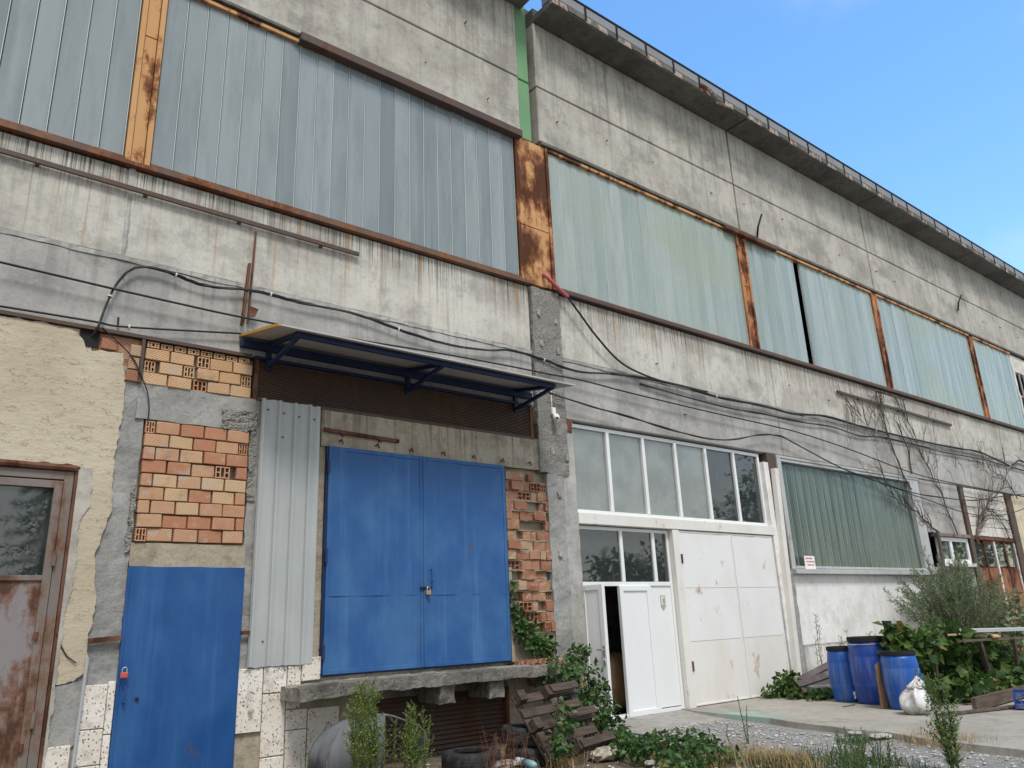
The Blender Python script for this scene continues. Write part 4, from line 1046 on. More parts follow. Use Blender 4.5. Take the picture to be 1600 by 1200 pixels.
for r_i in range(5):
    x = 22.88 - (.3 if r_i % 2 else 0)
    while x < 25.7:
        a, b = max(22.88, x), min(25.73, x + .6)
        if b - a > .06: MB().box(a + .008, b - .008, .0 + rng.uniform(-.008, .008), .05, 3.21 + r_i * .264, 3.21 + r_i * .264 + .25, .008).wobble(.01, 4, x).build('block', M['whiteblock'], bwall)
        x += .6
MB().box(22.87, 25.74, -.03, .12, 3.10, 3.195, .004).build('gate_head', M['rustbar'], RH)
rg = MB().box(22.87, 25.74, .06, .1, -.05, 3.1).build('rusty_gate', M['rust_door'], RH); rg['label'] = 'rust-red sheet gate with a row of panes on top'
for i in range(5):
    x = 22.92 + i * .7
    MB().box(x - .035, x + .035, -.0, .06, .2, 3.09, .004).build('gate_rib', M['rustbar' if i % 2 else 'white_rusty'], rg)
    if i < 4: MB().box(x + .04, x + .66, .03, .04, 2.40, 3.02).build('gate_pane', M['pane'], rg); MB().box(x + .04, x + .66, .025, .055, .9, 2.36).build('gate_sheet', M['rust_door'], rg)
MB().box(26.16, 32.3, .02, .2, -.1, 4.53).build('wall_panel', M['cream_wall'], RH)
# inside the entrance: a back partition, sack and black bag in the gap
MB().box(8.46, 13.6, 2.6, 2.7, -.03, 2.9).build('inner_wall', M['wall_in'], RH)
MB().box(8.46, 8.5, .3, 2.6, -.03, 2.9).build('inner_wall', M['wall_in'], RH)
def lump(c, rx, ry, rz, seed, amp=.25, n=14, fr=2.2, flat=True):
    m = MB(); prof = []
    for j in range(n + 1):
        a = -math.pi / 2 + math.pi * j / n; prof.append((max(.001, math.cos(a)), math.sin(a)))
    m.lathe(prof, n * 2)
    for v in m.v:
        u = v.normalized(); d = 1 + amp * mnoise.noise(u * fr + Vector((seed, 0, 0))) + amp * .7 * abs(mnoise.noise(u * fr * 2.7 + Vector((0, seed, 0)))) + amp * .3 * mnoise.noise(u * fr * 7 + Vector((0, 0, seed)))
        v[:] = Vector((v[0] * rx * d, v[1] * ry * d, max(-rz * .92, v[2] * rz * d) if flat else v[2] * rz * d)) + Vector(c)
    return m
tag(lump((9.7, .75, .42), .34, .3, .46, 3).build('sack', M['sack'], smooth=True), 'brown sack standing inside the half-open white entrance', 'sack')
tag(lump((9.95, .95, 1.06), .3, .26, .24, 6).build('bin_bag', M['black'], smooth=True), 'black bag on top of the brown sack inside the entrance', 'bag')

# ------------------------------------------------------------------ things hung on the walls
def flatbar(name, label, cat, a, b, w, h, mat, y=-.05, clips=0):
    t = thing(name, label, cat, Vector(a) + Vector((0, y, 0)))
    MB().bar(Vector(a) + Vector((0, y, 0)), Vector(b) + Vector((0, y, 0)), h, w).build('rail', mat, t)
    for i in range(clips):
        p = Vector(a).lerp(Vector(b), (i + .5) / clips); MB().box(p[0] - .02, p[0] + .02, y + .0, -.001, p[2] - .045, p[2] + .02).build('bracket', mat, t)
    return t
flatbar('steel_rail', 'long brown steel rail across the panels below the left windows', 'rail', (-1.0, 0, 6.48), (4.55, 0, 6.42), .055, .03, M['brown'], clips=5)
flatbar('steel_rail', 'thin dark rail wrapped in dry vine under the right windows', 'rail', (17.0, 0, 6.33), (23.0, 0, 6.26), .06, .04, M['brown'], clips=3)
flatbar('steel_rail', 'short brown rail just above the blue double door', 'rail', (4.12, 0, 3.865), (5.2, 0, 3.83), .045, .03, M['rustbar'], y=-.04, clips=2)
flatbar('door_bar', 'brown locking bar beside the small blue door', 'bar', (1.70, 0, 1.43), (2.0, 0, 1.45), .05, .02, M['rustbar'], y=-.05)
flatbar('door_bar', 'brown bar stub between the small blue door and the metal sheet', 'bar', (3.21, 0, 1.45), (3.31, 0, 1.45), .04, .02, M['rustbar'], y=-.06)
rbk = thing('rusty_bracket', 'rusty twin-bar bracket hanging on the panel above the canopy', 'bracket', (3.05, -.05, 5.1))
MB().bar(W(390, 412, -.05), W(378, 508, -.05), .03, .05, (0, 1, 0)).build('bar', M['rustbar'], rbk)
MB().bar(W(400, 362, -.03), W(387, 506, -.04), .02, .03, (0, 1, 0)).build('bar', M['rustbar'], rbk)
MB().prism([(W(388, 482)[0], W(388, 482)[2]), (W(400, 487)[0], W(400, 487)[2]), (W(394, 499)[0], W(394, 499)[2]), (W(385, 498)[0], W(385, 498)[2])], -.09, -.075).build('plate', M['rustbar'], rbk)
for (a, b, lb) in (((1190, 335), (1183, 373), 'bent black bar standing out of the upper panel'), ((1502, 461), (1497, 485), 'short black bar on the far upper panel joint')):
    tag(MB().tube([W(*b, -.02), W((a[0] + b[0]) / 2 - 2, (a[1] + b[1]) / 2, -.16), W(*a, -.16)], .022, 6).build('iron_stub', M['black']), lb, 'bar')
# grey conduit at the left door
tag(MB().tube([(1.735 - .02, -.05, 1.28), (1.70, -.05, .6), (1.69, -.05, -.05)], .017, 8).build('conduit', M['galv']), 'thin grey conduit running down beside the rusty glazed door', 'pipe')
tag(MB().tube([W(88, 990, -.03), W(96, 1010, -.04), W(104, 1025, -.04), W(119, 1036, -.05)], .006, 5).build('thin_cable', M['cable2']), 'short grey wire looping from the glazed door frame to the conduit', 'cable')
# security camera
cv = thing('security_camera', 'white dome security camera on the concrete column right of the canopy', 'camera', (7.98, -.05, 4.5))
MB().box(7.95, 8.03, -.10, -.04, 4.56, 4.68, .012).build('mount', M['camwhite'], cv)
MB().lathe([(.001, .065), (.036, .058), (.054, .03), (.058, 0), (.054, -.022), (.036, -.047), (.001, -.058)], 16, (7.99, -.13, 4.50)).build('dome', M['camwhite'], cv, smooth=True)
MB().lathe([(.001, .02), (.02, .014), (.024, 0), (.014, -.014), (.001, -.018)], 12, (7.97, -.178, 4.482)).build('lens', M['darkglass'], cv, smooth=True)
MB().tube([(8.0, -.03, 4.72), (8.0, -.03, 5.0)], .012, 6).build('feed_tube', M['camwhite'], cv)

# ------------------------------------------------------------------ cables
def spline(pts, k=6):
    pts = [Vector(p) for p in pts]; out = []
    for i in range(len(pts) - 1):
        p0, p1, p2, p3 = pts[max(i - 1, 0)], pts[i], pts[i + 1], pts[min(i + 2, len(pts) - 1)]
        for j in range(k):
            t = j / k; out.append(.5 * (2 * p1 + (p2 - p0) * t + (2 * p0 - 5 * p1 + 4 * p2 - p3) * t * t + (3 * p1 - p0 - 3 * p2 + p3) * t ** 3))
    out.append(pts[-1]); return out
def cable(px, r, label, y=-.07, mat='cable', ties=0, strands=1):
    pts = [W(p[0], p[1], p[2] if len(p) > 2 else y) for p in px]
    t = thing('cable', label, 'cable', pts[0])
    sp = spline(pts)
    for s_ in range(strands):
        q = [p + Vector((0, .008 * math.sin(i * .7 + s_ * 2) * (strands > 1), .010 * math.cos(i * .45 + s_ * 2.1) * (strands > 1))) for i, p in enumerate(sp)]
        MB().tube(q, r * (1 if s_ == 0 else .7), 6).build('strand', M[mat if s_ == 0 else 'cable2'], t)
    for k in range(ties):
        p = sp[int((k + .6) / ties * (len(sp) - 2))]; d = (sp[int((k + .6) / ties * (len(sp) - 2)) + 1] - p).normalized()
        MB().tube([p - d * .009, p + d * .009], r * 1.5 + .010, 7).build('cable_tie', M['tie'], t)
    return t
cable([(140, 528, .02), (152, 512), (165, 480), (180, 447), (200, 424), (222, 417), (250, 421), (280, 432), (310, 443), (345, 450), (380, 452), (410, 457), (450, 468), (485, 476), (540, 487), (590, 502), (640, 521), (700, 538), (760, 547), (800, 548), (850, 562), (900, 580), (960, 584)], .014, 'thick black cable bundle arching out of the plaster hole and along the panels', ties=5, strands=3)
cable([(955, 584), (1000, 589), (1060, 602), (1110, 617), (1160, 628), (1200, 636), (1240, 646), (1290, 651), (1350, 667), (1400, 680), (1440, 689), (1500, 701), (1535, 708), (1570, 724), (1580, 728), (1592, 719), (1602, 724)], .023, 'thick black cable run sagging along the right hall under the joint', ties=3, strands=2)
cable([(1000, 600), (1080, 622), (1150, 640), (1200, 648), (1260, 661), (1300, 667), (1345, 681), (1380, 684), (1440, 697), (1470, 706), (1540, 719), (1602, 736)], .013, 'second black cable running just below the thick cable on the right hall', y=-.05, strands=2)
cable([(-2, 409), (100, 433), (185, 453), (300, 479), (350, 490), (420, 504), (530, 526), (565, 532), (595, 537), (675, 550), (780, 569), (850, 583), (912, 595), (985, 614), (1110, 644), (1204, 665), (1255, 678), (1330, 703), (1420, 737), (1490, 755), (1602, 776)], .013, 'thin black cable stretched straight across both halls', y=-.10)
cable([(-2, 478), (60, 488), (150, 503), (178, 509), (230, 513), (300, 517), (376, 521)], .012, 'thin black cable from the left edge to the canopy end', y=-.06, ties=1)
cable([(872, 452, -.06), (885, 462, -.12), (905, 489, -.12), (930, 523, -.12), (965, 562, -.10), (1000, 583, -.08), (1050, 600, -.08), (1105, 612, -.07)], .018, 'black cable falling diagonally from the red conduit below the wide rusty post', mat='cable')
tag(MB().tube(spline([W(849, 429, .02), W(853, 431, -.06), W(862, 440, -.10), (W(875, 453, -.12)), W(887, 464, -.12)], 4), .035, 8).build('conduit', M['redhose']), 'short dull red conduit elbow at the foot of the wide rusty post', 'pipe')
cable([(858, 614), (900, 627), (940, 640), (1000, 656), (1060, 675), (1110, 686), (1150, 686), (1185, 680), (1215, 680), (1240, 692), (1300, 724), (1350, 745), (1415, 767), (1470, 777), (1520, 782), (1560, 776), (1602, 772)], .013, 'loose black cable dipping over the transom window and green glass window', y=-.12, strands=2)
cable([(1415, 770), (1450, 781), (1500, 799), (1540, 806), (1575, 803), (1602, 794)], .012, 'thin black cable sagging in front of the white blockwork', y=-.14)
cable([(160, 512, -.06), (186, 536, -.05), (208, 560, -.05), (222, 590, -.06), (230, 612, -.05), (233, 636, -.05), (231, 658, -.04)], .007, 'thin wire hanging down in front of the pale bricks', mat='cable')
cable([(185, 496), (184, 510)], .012, 'short wire hook hanging under the straight cable near the panel joint', y=-.05)

# ------------------------------------------------------------------ things on the ground
def barrel(label, base, R_, H_, mat, top=True, tap=False, ring=False):
    t = thing('plastic_barrel', label, 'barrel', base, 'plastic barrels by the white wall')
    b = Vector(base)
    prof = [(R_ * .80, 0), (R_ * .86, .015), (R_ * .90, H_ * .08), (R_ * .965, H_ * .25), (R_ * 1.0, H_ * .30), (R_ * .985, H_ * .315), (R_ * 1.0, H_ * .33), (R_ * 1.02, H_ * .5), (R_ * 1.0, H_ * .70), (R_ * .985, H_ * .715), (R_ * .995, H_ * .73), (R_ * .94, H_ * .86), (R_ * .90, H_ * .945)]
    MB().lathe(prof, 36, b).build('body', mat, t, smooth=True)
    MB().lathe([(R_ * .90, H_ * .935), (R_ * .955, H_ * .94), (R_ * .955, H_), (R_ * .93, H_ * 1.01), (R_ * .86, H_ * 1.01), (R_ * .85, H_ * .985)], 36, b).build('lid_ring', M['black'], t, auto=35)
    if ring: MB().lathe([(R_ * .93, H_ * .885), (R_ * .965, H_ * .89), (R_ * .965, H_ * .905), (R_ * .93, H_ * .91)], 36, b).build('clamp_ring', M['steel'], t, auto=35)
    if tap:
        d = (Vector((CAM[0], CAM[1], 0)) - Vector((b[0], b[1], 0))).normalized(); d = (Matrix.Rotation(.30, 3, 'Z') @ d); p = b + d * R_ * .9 + Vector((0, 0, .13))
        m = MB().tube([p, p + d * .07], .016, 8); m.tube([p + d * .05 + Vector((0, 0, .03)), p + d * .05 + Vector((0, 0, -.07))], .014, 8); m.tube([p + d * .05 + Vector((0, 0, .03)) - d * .03, p + d * .08 + Vector((0, 0, .03))], .012, 6)
        m.build('tap', M['camwhite'], t)
    return t
barrel('medium blue plastic barrel with a white tap, leftmost of the barrels', (12.72, -1.62, 0), .265, .84, M['barrel'], tap=True)
barrel('tall dark blue barrel with a steel clamp ring, behind the other barrels', (12.62, -2.12, 0), .31, .99, M['barrel_dark'], ring=True)
barrel('small bright blue barrel in front, next to the white plastic bag', (12.12, -2.84, 0), .26, .80, M['barrel'])
barrel('turquoise barrel half hidden behind the front blue barrel', (12.62, -2.72, 0), .20, .66, M['barrel_teal'])
bg_ = MB(); nb_, nh_ = 64, 36
for q in range(nh_ + 1):
    h = q / nh_
    for p in range(nb_):
        a = 2 * math.pi * p / nb_; u = Vector((math.cos(a), math.sin(a), 0)); n1 = mnoise.noise(u * 1.2 + Vector((0, 0, h * 1.6)))
        if h < .72: R_ = 1.02 * math.sin(math.pi * (.14 + .80 * (h / .72) ** .75)) ** .55
        else: R_ = max(.10, .56 * (1 - ((h - .72) / .28) ** 1.6))
        fl = math.sin(a * 7 + 4 * n1) * .5 + math.sin(a * 13 + 6 * n1 + h * 4) * .35
        R_ *= 1 + .30 * n1 + fl * (.05 + .10 * max(0, h - .2)) + .07 * mnoise.noise(u * 3.4 + Vector((2, 5, h * 5))) - .10 * abs(mnoise.noise(u * 2.6 + Vector((7, 1, h * 4))))
        z_ = .46 * h ** .92 * (1 + .10 * n1)
        bg_.v.append(Vector((11.62 + .22 * R_ * u[0] + .10 * max(0, h - .6), -3.25 + .20 * R_ * u[1] - .06 * max(0, h - .6), z_ * (1 + .10 * fl * h))))
bg_.f = [(q * nb_ + p, q * nb_ + (p + 1) % nb_, (q + 1) * nb_ + (p + 1) % nb_, (q + 1) * nb_ + p) for q in range(nh_) for p in range(nb_)] + [tuple(range(nh_ * nb_, nh_ * nb_ + nb_))]
tag(bg_.build('plastic_bag', M['bag'], smooth=True), 'crumpled white plastic bag of rubbish leaning on the front blue barrel', 'bag')
cb = MB(); nx_, nz_ = 6, 10
cb.add([(11.92 + .30 * p / nx_, -2.56 - .02 * p / nx_ - .05 * math.sin(p / nx_ * 3.1) + .02 * mnoise.noise(Vector((p * .6, q * .4, 3))), .0 + (.60 + .05 * (p % 2)) * q / nz_) for q in range(nz_ + 1) for p in range(nx_ + 1)],
       [(q * (nx_ + 1) + p, q * (nx_ + 1) + p + 1, (q + 1) * (nx_ + 1) + p + 1, (q + 1) * (nx_ + 1) + p) for q in range(nz_) for p in range(nx_)])
o = cb.build('cardboard', M['card']); md = o.modifiers.new('thick', 'SOLIDIFY'); md.thickness = .012
tag(o, 'strip of brown cardboard wedged between two blue barrels', 'cardboard')
# hollow concrete block and brown sheets at the wall
blk = MB(); c_ = Vector((12.98, -.92, 0)); blk.box(-.2, .2, -.1, .1, .0, .035); blk.box(-.2, .2, -.1, .1, .165, .2); blk.box(-.2, -.165, -.1, .1, .035, .165); blk.box(.165, .2, -.1, .1, .035, .165); blk.box(-.018, .018, -.1, .1, .035, .165); blk.box(-.17, .17, .06, .1, .03, .17)
for v in blk.v: v[:] = Matrix.Rotation(-.45, 3, 'Z') @ v + c_
tag(blk.build('concrete_block', M['mortar']), 'hollow grey concrete block on the apron left of the barrels', 'block')
for (a, b, lb, w_) in ((W(1252, 1066, -.5), W(1322, 1030, -.9), 'upper dark brown sheet propped behind the concrete block', .22), (W(1250, 1074, -.75), W(1322, 1050, -1.1), 'lower dark brown sheet lying behind the concrete block', .24)):
    m = MB().bar(a, b, w_, .015, (0, -.75, .7)); m.bar(a + Vector((0, -.02, .015)), b + Vector((0, -.02, .015)), .02, .03, (0, -.75, .7))
    tag(m.build('metal_sheet', M['brown_sheet']), lb, 'metal sheet')
tag(MB().box(11.9, 12.22, -1.98, -1.95, .0, .012).build('lath', M['wood_old']), 'thin broken lath lying before the leftmost barrel', 'lath')
# makeshift timber stand overgrown with grape vine
ts = thing('timber_stand', 'makeshift timber stand overgrown with grape vine right of the barrels', 'stand', (14.2, -3.0, 0))
def beam(a, b, w, h, mat, par, name, up=(0, 0, 1)): return MB().bar(a, b, w, h, up).build(name, mat, par)
beam((14.65, -3.0, .86), (14.98, -2.95, -.02), .09, .05, M['wood_old'], ts, 'leg', (0, 1, 0))
beam((12.95, -3.0, .88), (13.05, -2.9, 0), .07, .05, M['wood_old'], ts, 'leg', (0, 1, 0))
beam((16.1, -3.0, .86), (16.2, -2.9, 0), .09, .05, M['wood_old'], ts, 'leg', (0, 1, 0))
beam((13.0, -3.4, .90), (17.2, -3.1, .80), .10, .03, M['wood_old'], ts, 'cross_board')
beam((13.3, -2.7, .93), (16.9, -2.4, .86), .12, .03, M['wood_old'], ts, 'cross_board')
beam((14.1, -3.5, .92), (15.9, -2.7, .90), .10, .025, M['wood_new'], ts, 'cross_board')
beam((13.2, -3.2, .985), (14.3, -2.9, .97), .11, .025, M['wood_new'], ts, 'cross_board')
gs = MB(); pr = [(-.12, .05), (-.12, 0), (.12, 0), (.12, .05)]
a, b = Vector((14.0, -3.05, .99)), Vector((17.6, -2.85, .90))
gs.add([a + Vector((0, y, z)) for y, z in pr] + [b + Vector((0, y, z)) for y, z in pr] + [a + Vector((0, y * .9, z + .012)) for y, z in pr] + [b + Vector((0, y * .9, z + .012)) for y, z in pr],
       [(0, 1, 5, 4), (1, 2, 6, 5), (2, 3, 7, 6), (8, 12, 13, 9), (9, 13, 14, 10), (10, 14, 15, 11), (0, 4, 12, 8), (3, 11, 15, 7)])
tag(gs.build('gutter_section', M['galv']), 'length of grey metal gutter lying on top of the timber stand', 'gutter')
tag(MB().bar((12.2, -3.75, .10), (16.5, -3.55, .10), .06, .16).build('plank', M['wood_old']), 'long weathered plank on edge at the foot of the timber stand', 'plank')
tag(MB().bar((11.5, -3.6, .02), (13.4, -4.2, .03), .12, .025).build('plank', M['wood_old']), 'grey board lying flat on the apron beside the white bag', 'plank')
cr_ = thing('plastic_crate', 'blue plastic crate on the ground under the timber stand', 'crate', (12.9, -4.05, 0))
cc = Vector((12.95, -4.2, .02)); Rz = Matrix.Rotation(.35, 3, 'Z')
def crp(m, name):
    for v in m.v: v[:] = Rz @ v + cc
    m.build(name, M['crate'], cr_)
crp(MB().box(-.3, .3, -.2, .2, 0, .015), 'base')
for sy in (-.2, .188):
    m = MB().box(-.3, .3, sy, sy + .012, .16, .2).box(-.3, .3, sy, sy + .012, .015, .05)
    for k in range(9): m.box(-.3 + k * .0735, -.288 + k * .0735, sy, sy + .012, .05, .16)
    crp(m, 'side')
for sx in (-.3, .288):
    m = MB().box(sx, sx + .012, -.188, .188, .16, .2).box(sx, sx + .012, -.188, .188, .015, .05)
    for k in range(6): m.box(sx, sx + .012, -.188 + k * .073, -.176 + k * .073, .05, .16)
    crp(m, 'side')
# tyres
def tyre(label, c, R_=.31, wd=.19, lean=(0, 0, 0)):
    t = thing('tyre', label, 'tyre', c, 'old tyres under the dock')
    prof = []
    for r, z in ((.60, .02), (.70, .0), (.93, .02), (.985, .12), (1.0, .25), (1.0, .40), (.985, .42), (1.0, .44), (1.0, .56), (.985, .58), (1.0, .60), (1.0, .75), (.985, .88), (.93, .98), (.70, 1.0), (.60, .98), (.62, .8), (.80, .6), (.80, .4), (.62, .2), (.60, .02)):
        prof.append((r * R_, z * wd))
    m = MB(); n = 40; vs = [(r * math.cos(2 * math.pi * k / n), r * math.sin(2 * math.pi * k / n), z) for r, z in prof for k in range(n)]
    m.add(vs, [(i * n + k, i * n + (k + 1) % n, (i + 1) * n + (k + 1) % n, (i + 1) * n + k) for i in range(len(prof) - 1) for k in range(n)])
    Rm = Matrix.Rotation(lean[0], 3, 'X') @ Matrix.Rotation(lean[1], 3, 'Y')
    for v in m.v: v[:] = Rm @ v + Vector(c)
    m.build('carcass', M['rubber'], t, auto=40)
    return t
tyre('single old black tyre lying flat below the dock, left of the pair', (5.42, -1.25, -.10), .33, .21)
tyre('lower tyre of the stack of two beside the broken pallet', (6.2, -1.36, -.11), .32, .20)
tyre('upper tyre of the stack of two beside the broken pallet', (6.17, -1.31, .095), .31, .19, (.04, .06, 0))
# bottle
bt = thing('plastic_bottle', 'crushed clear plastic bottle with a teal label lying before the tyres', 'bottle', G(812, 1192, -.03))
p0 = G(806, 1188, -.02); p1 = G(836, 1196, -.02); d_ = (p1 - p0)
MB().tube([p0, p0 + d_ * .1, p0 + d_ * .45], [.025, .041, .041], 10).build('body', M['bottle'], bt, smooth=True)
MB().tube([p0 + d_ * .45, p0 + d_ * .85, p0 + d_], [.042, .042, .03], 10).build('label_wrap', M['bottle_label'], bt, smooth=True)
# pallet leaning back on the dock corner
pt = thing('pallet', 'broken weathered wooden pallet leaning under the right end of the dock', 'pallet', (6.4, -1.85, 0))
B0 = Vector((6.02, -1.86, -.05)); ex = Vector((1.0, .10, .04)).normalized(); ey = Vector((-.12, .62, .80)).normalized(); en_ = ex.cross(ey).normalized()
ey = en_.cross(ex).normalized()
if en_[1] > 0: en_ = -en_
def pbox(u0, u1, v0, v1, w0, w1, name):
    m = MB().obox(B0 + ex * u0 + ey * v0 + en_ * w0, ex * (u1 - u0), ey * (v1 - v0), en_ * (w1 - w0)); m.wobble(.008, 5, u0 + v0); return m.build(name, M['wood_pallet'], pt)
for k, v in enumerate((.02, .20, .38, .56, .74)): pbox(-.02 + .02 * (k % 2), 1.05 - .06 * (k % 2), v, v + .10, .0, .022, 'slat')
for u in (.0, .46, .92): pbox(u, u + .10, .0, .86, -.024, -.001, 'stringer')
for (u, v) in ((.0, .72), (.0, .36), (.46, .72), (.92, .02), (.46, .02)): pbox(u - .005, u + .11, v, v + .13, .024, .12, 'block')
pbox(.0, .10, .0, .34, .03, .07, 'stringer'); pbox(.48, 1.05, .02, .11, .122, .145, 'slat'); pbox(.50, 1.02, .38, .47, .122, .145, 'slat'); pbox(.52, .98, .74, .83, .122, .145, 'slat')
# bent grey plastic sheet behind the weeds
bs = MB(); nx_, nz_ = 16, 10
for q in range(nz_ + 1):
    for p in range(nx_ + 1):
        u, w_ = p / nx_, q / nz_
        a = math.pi * (.02 + .96 * u)
        x = 4.42 - .62 * math.cos(a); z = -.06 + .60 * math.sin(a) ** .55 * (1 - .04 * w_)
        bs.v.append(Vector((x + .03 * mnoise.noise(Vector((u * 4, w_ * 3, 2))), -.98 + .42 * w_ + .05 * mnoise.noise(Vector((u * 3, w_ * 2, 8))), z + .03 * mnoise.noise(Vector((u * 5, w_ * 3, 6))))))
bs.f = [(q * (nx_ + 1) + p, q * (nx_ + 1) + p + 1, (q + 1) * (nx_ + 1) + p + 1, (q + 1) * (nx_ + 1) + p) for q in range(nz_) for p in range(nx_)]
nb = len(bs.v)
bs.add([(3.76, -1.06, -.06), (3.82, -1.06, .30), (3.95, -1.05, .50), (4.15, -1.04, .555), (4.46, -1.04, .55), (4.44, -1.07, .2), (4.42, -1.08, -.06)], [(0, 1, 2, 3, 4, 5, 6)])
o = bs.build('plastic_sheet', M['grey_plastic'], auto=50); o.modifiers.new('thick', 'SOLIDIFY').thickness = .012
tag(o, 'bent dark grey plastic sheet arched behind the tall weeds under the dock', 'plastic sheet')
# stones and litter
for (px, py, s_, lb) in ((948, 1180, .17, 'large pale rock at the foot of the pallet'), (790, 1199, .12, 'flat pale stone before the bottle'), (1016, 1195, .055, 'small white stone on the bare soil right of the rock'), (1338, 1147, .11, 'flat white rubble piece at the broken apron edge'), (1375, 1153, .14, 'larger white slab fragment at the broken apron edge')):
    c = G(px, py, -.05); fl_ = .42 if px < 1300 else .16; m = lump(c + Vector((0, 0, .02)), s_ * 1.2, s_ * .7, s_ * fl_, px * .1, .45, 8, 1.9)
    tag(m.build('stone', M['stone' if px < 1000 else 'panel_up']), lb, 'stone')
# gravel and soil crumbs
gv = MB()
ico = [(0, 0, 1), (.9, 0, .2), (.28, .85, .2), (-.73, .53, .2), (-.73, -.53, .2), (.28, -.85, .2), (.5, .4, -.4), (-.5, .3, -.4), (0, -.6, -.4)]
icf = [(0, 1, 2), (0, 2, 3), (0, 3, 4), (0, 4, 5), (0, 5, 1), (1, 6, 2), (2, 7, 3), (3, 7, 4), (4, 8, 5), (5, 8, 1), (1, 8, 6), (2, 6, 7)]
pr_ = random.Random(5)
for k in range(16000):
    x = 5.0 + pr_.random() * 6.5; y = -9.2 + pr_.random() * 8.8
    den = .25 + .75 * min(1, max(0, (x + 1.4 * mnoise.noise(Vector((x, y, 0))) - 6.6) / 2.0))
    if pr_.random() > den or (x > 10.2 - (-y) * .18 and y > -9): continue
    s_ = pr_.choice((.008, .010, .013, .018, .028)) * pr_.uniform(.7, 1.3); a = pr_.random() * 6.28; ca_, sa_ = math.cos(a), math.sin(a); z = gz(x, y)
    gv.add([(x + s_ * (vx * ca_ - vy * sa_), y + s_ * (vx * sa_ + vy * ca_) * .8, z + s_ * .6 * vz + s_ * .2) for vx, vy, vz in ico], icf)
def peb():
    m = Mat('gravel_stones', .92, .2); f = m.voro(m.pos(), 26, 'Color'); k = m.n('ShaderNodeSeparateColor'); m.l(f, k.inputs[0])
    m.col(m.mix(k.outputs[0], (.22, .21, .195), (.52, .51, .48))); return m.m
kind(tag(gv.build('gravel', peb(), recalc=False), 'loose grey gravel scattered over the yard', 'gravel'), 'stuff')

# ------------------------------------------------------------------ vegetation
vr = random.Random(21)
def rv(): 
    return Vector((vr.gauss(0, 1), vr.gauss(0, 1), vr.gauss(0, 1))).normalized()
def leaves_in(mb, c, r, n, size, out=.6, shell_=.55, up=.3, wr=.8):
    c = Vector(c); r = Vector(r)
    for _ in range(n):
        d = rv(); k = shell_ + (1 - shell_) * vr.random(); p = c + Vector((d[0] * r[0], d[1] * r[1], d[2] * r[2])) * k
        if p[2] < -.03: p[2] = -.03 + vr.random() * .05
        ld = (d * out + rv() * .8 + Vector((0, -.15, -.25))).normalized(); s_ = size * vr.choice((.45, .7, .9, 1.0, 1.3)) * vr.uniform(.85, 1.15)
        mb.leaf(p, ld, (d + Vector((0, 0, up)) + rv() * .5), s_, s_ * wr)
def stems_to(mb, base, c, r, n, rad):
    for _ in range(n):
        d = rv(); e = Vector(c) + Vector((d[0] * r[0], d[1] * r[1], d[2] * r[2])) * .7; b = Vector(base) + Vector((vr.uniform(-.1, .1), vr.uniform(-.05, .05), 0))
        mid = b.lerp(e, .5) + rv() * .08; mb.tube(spline([b, mid, e], 3), [rad, rad * .9, rad * .85, rad * .75, rad * .65, rad * .5, rad * .4][:7], 4, False)
def plant(name, label, cat, base, blobs, leaf, size, mat, stem_n=8, stem_r=.008, group=None, shell_=.4, wr=.8, stem_mat='twig'):
    t = thing(name, label, cat, base, group); fo = MB(); st = MB()
    for (c, r, n) in blobs:
        leaves_in(fo, c, r, n, size, shell_=shell_, wr=wr); stems_to(st, base, c, r, stem_n, stem_r)
    kind(fo.build('foliage', mat, t, recalc=False), 'stuff'); kind(st.build('stem', M[stem_mat], t), 'stuff'); return t
# creeper on the dock corner and over the bricks
def wp(px, py, y): return W(px, py, y)
plant('creeper', 'dark green creeper spilling over the dock corner and the pallet', 'creeper', (7.9, -.5, 0),
      [(wp(870, 1050, -.55), (.30, .25, .22), 260), (wp(905, 1070, -.6), (.42, .32, .34), 520), (wp(925, 1110, -.7), (.40, .34, .38), 520), (wp(950, 1140, -.8), (.28, .3, .22), 240), (wp(905, 1020, -.3), (.22, .16, .12), 160), (wp(845, 1010, -.25), (.28, .14, .13), 260), (wp(960, 1165, -1.2), (.25, .25, .12), 200)], 'leaf', .075, M['leaf_dark'], 6)
plant('creeper', 'small green creeper climbing the broken red bricks', 'creeper', wp(835, 1010, -.1),
      [(wp(825, 990, -.1), (.24, .09, .15), 220), (wp(812, 975, -.06), (.15, .07, .14), 130), (wp(803, 945, -.05), (.07, .05, .16), 60), (wp(808, 955, -.05), (.12, .05, .05), 50), (wp(800, 915, -.05), (.05, .04, .10), 22), (wp(845, 1000, -.15), (.15, .09, .1), 110)], 'leaf', .07, M['leaf_dark'], 2, .005)
plant('creeper', 'loose green creeper shoots hanging over the pallet slats', 'creeper', (6.5, -1.9, -.05),
      [(wp(880, 1115, -1.75), (.14, .06, .12), 60), (wp(890, 1135, -1.85), (.10, .05, .08), 40), (wp(868, 1150, -1.9), (.10, .05, .07), 40), (wp(880, 1170, -1.95), (.16, .06, .08), 60)], 'leaf', .07, M['leaf_dark'], 2, .005)
plant('shrub', 'low spreading dark green shrub on the ramp edge before the entrance', 'shrub', G(1050, 1172, -.05),
      [(G(1000, 1172, .02), (.30, .35, .14), 280), (G(1040, 1170, .05), (.40, .45, .20), 480), (G(1085, 1172, .05), (.34, .40, .20), 400), (G(1105, 1182, .0), (.28, .4, .12), 350), (G(985, 1165, .02), (.3, .3, .12), 260), (G(1070, 1195, .0), (.3, .2, .10), 260)], 'leaf', .07, M['leaf_dark'], 5, .006)
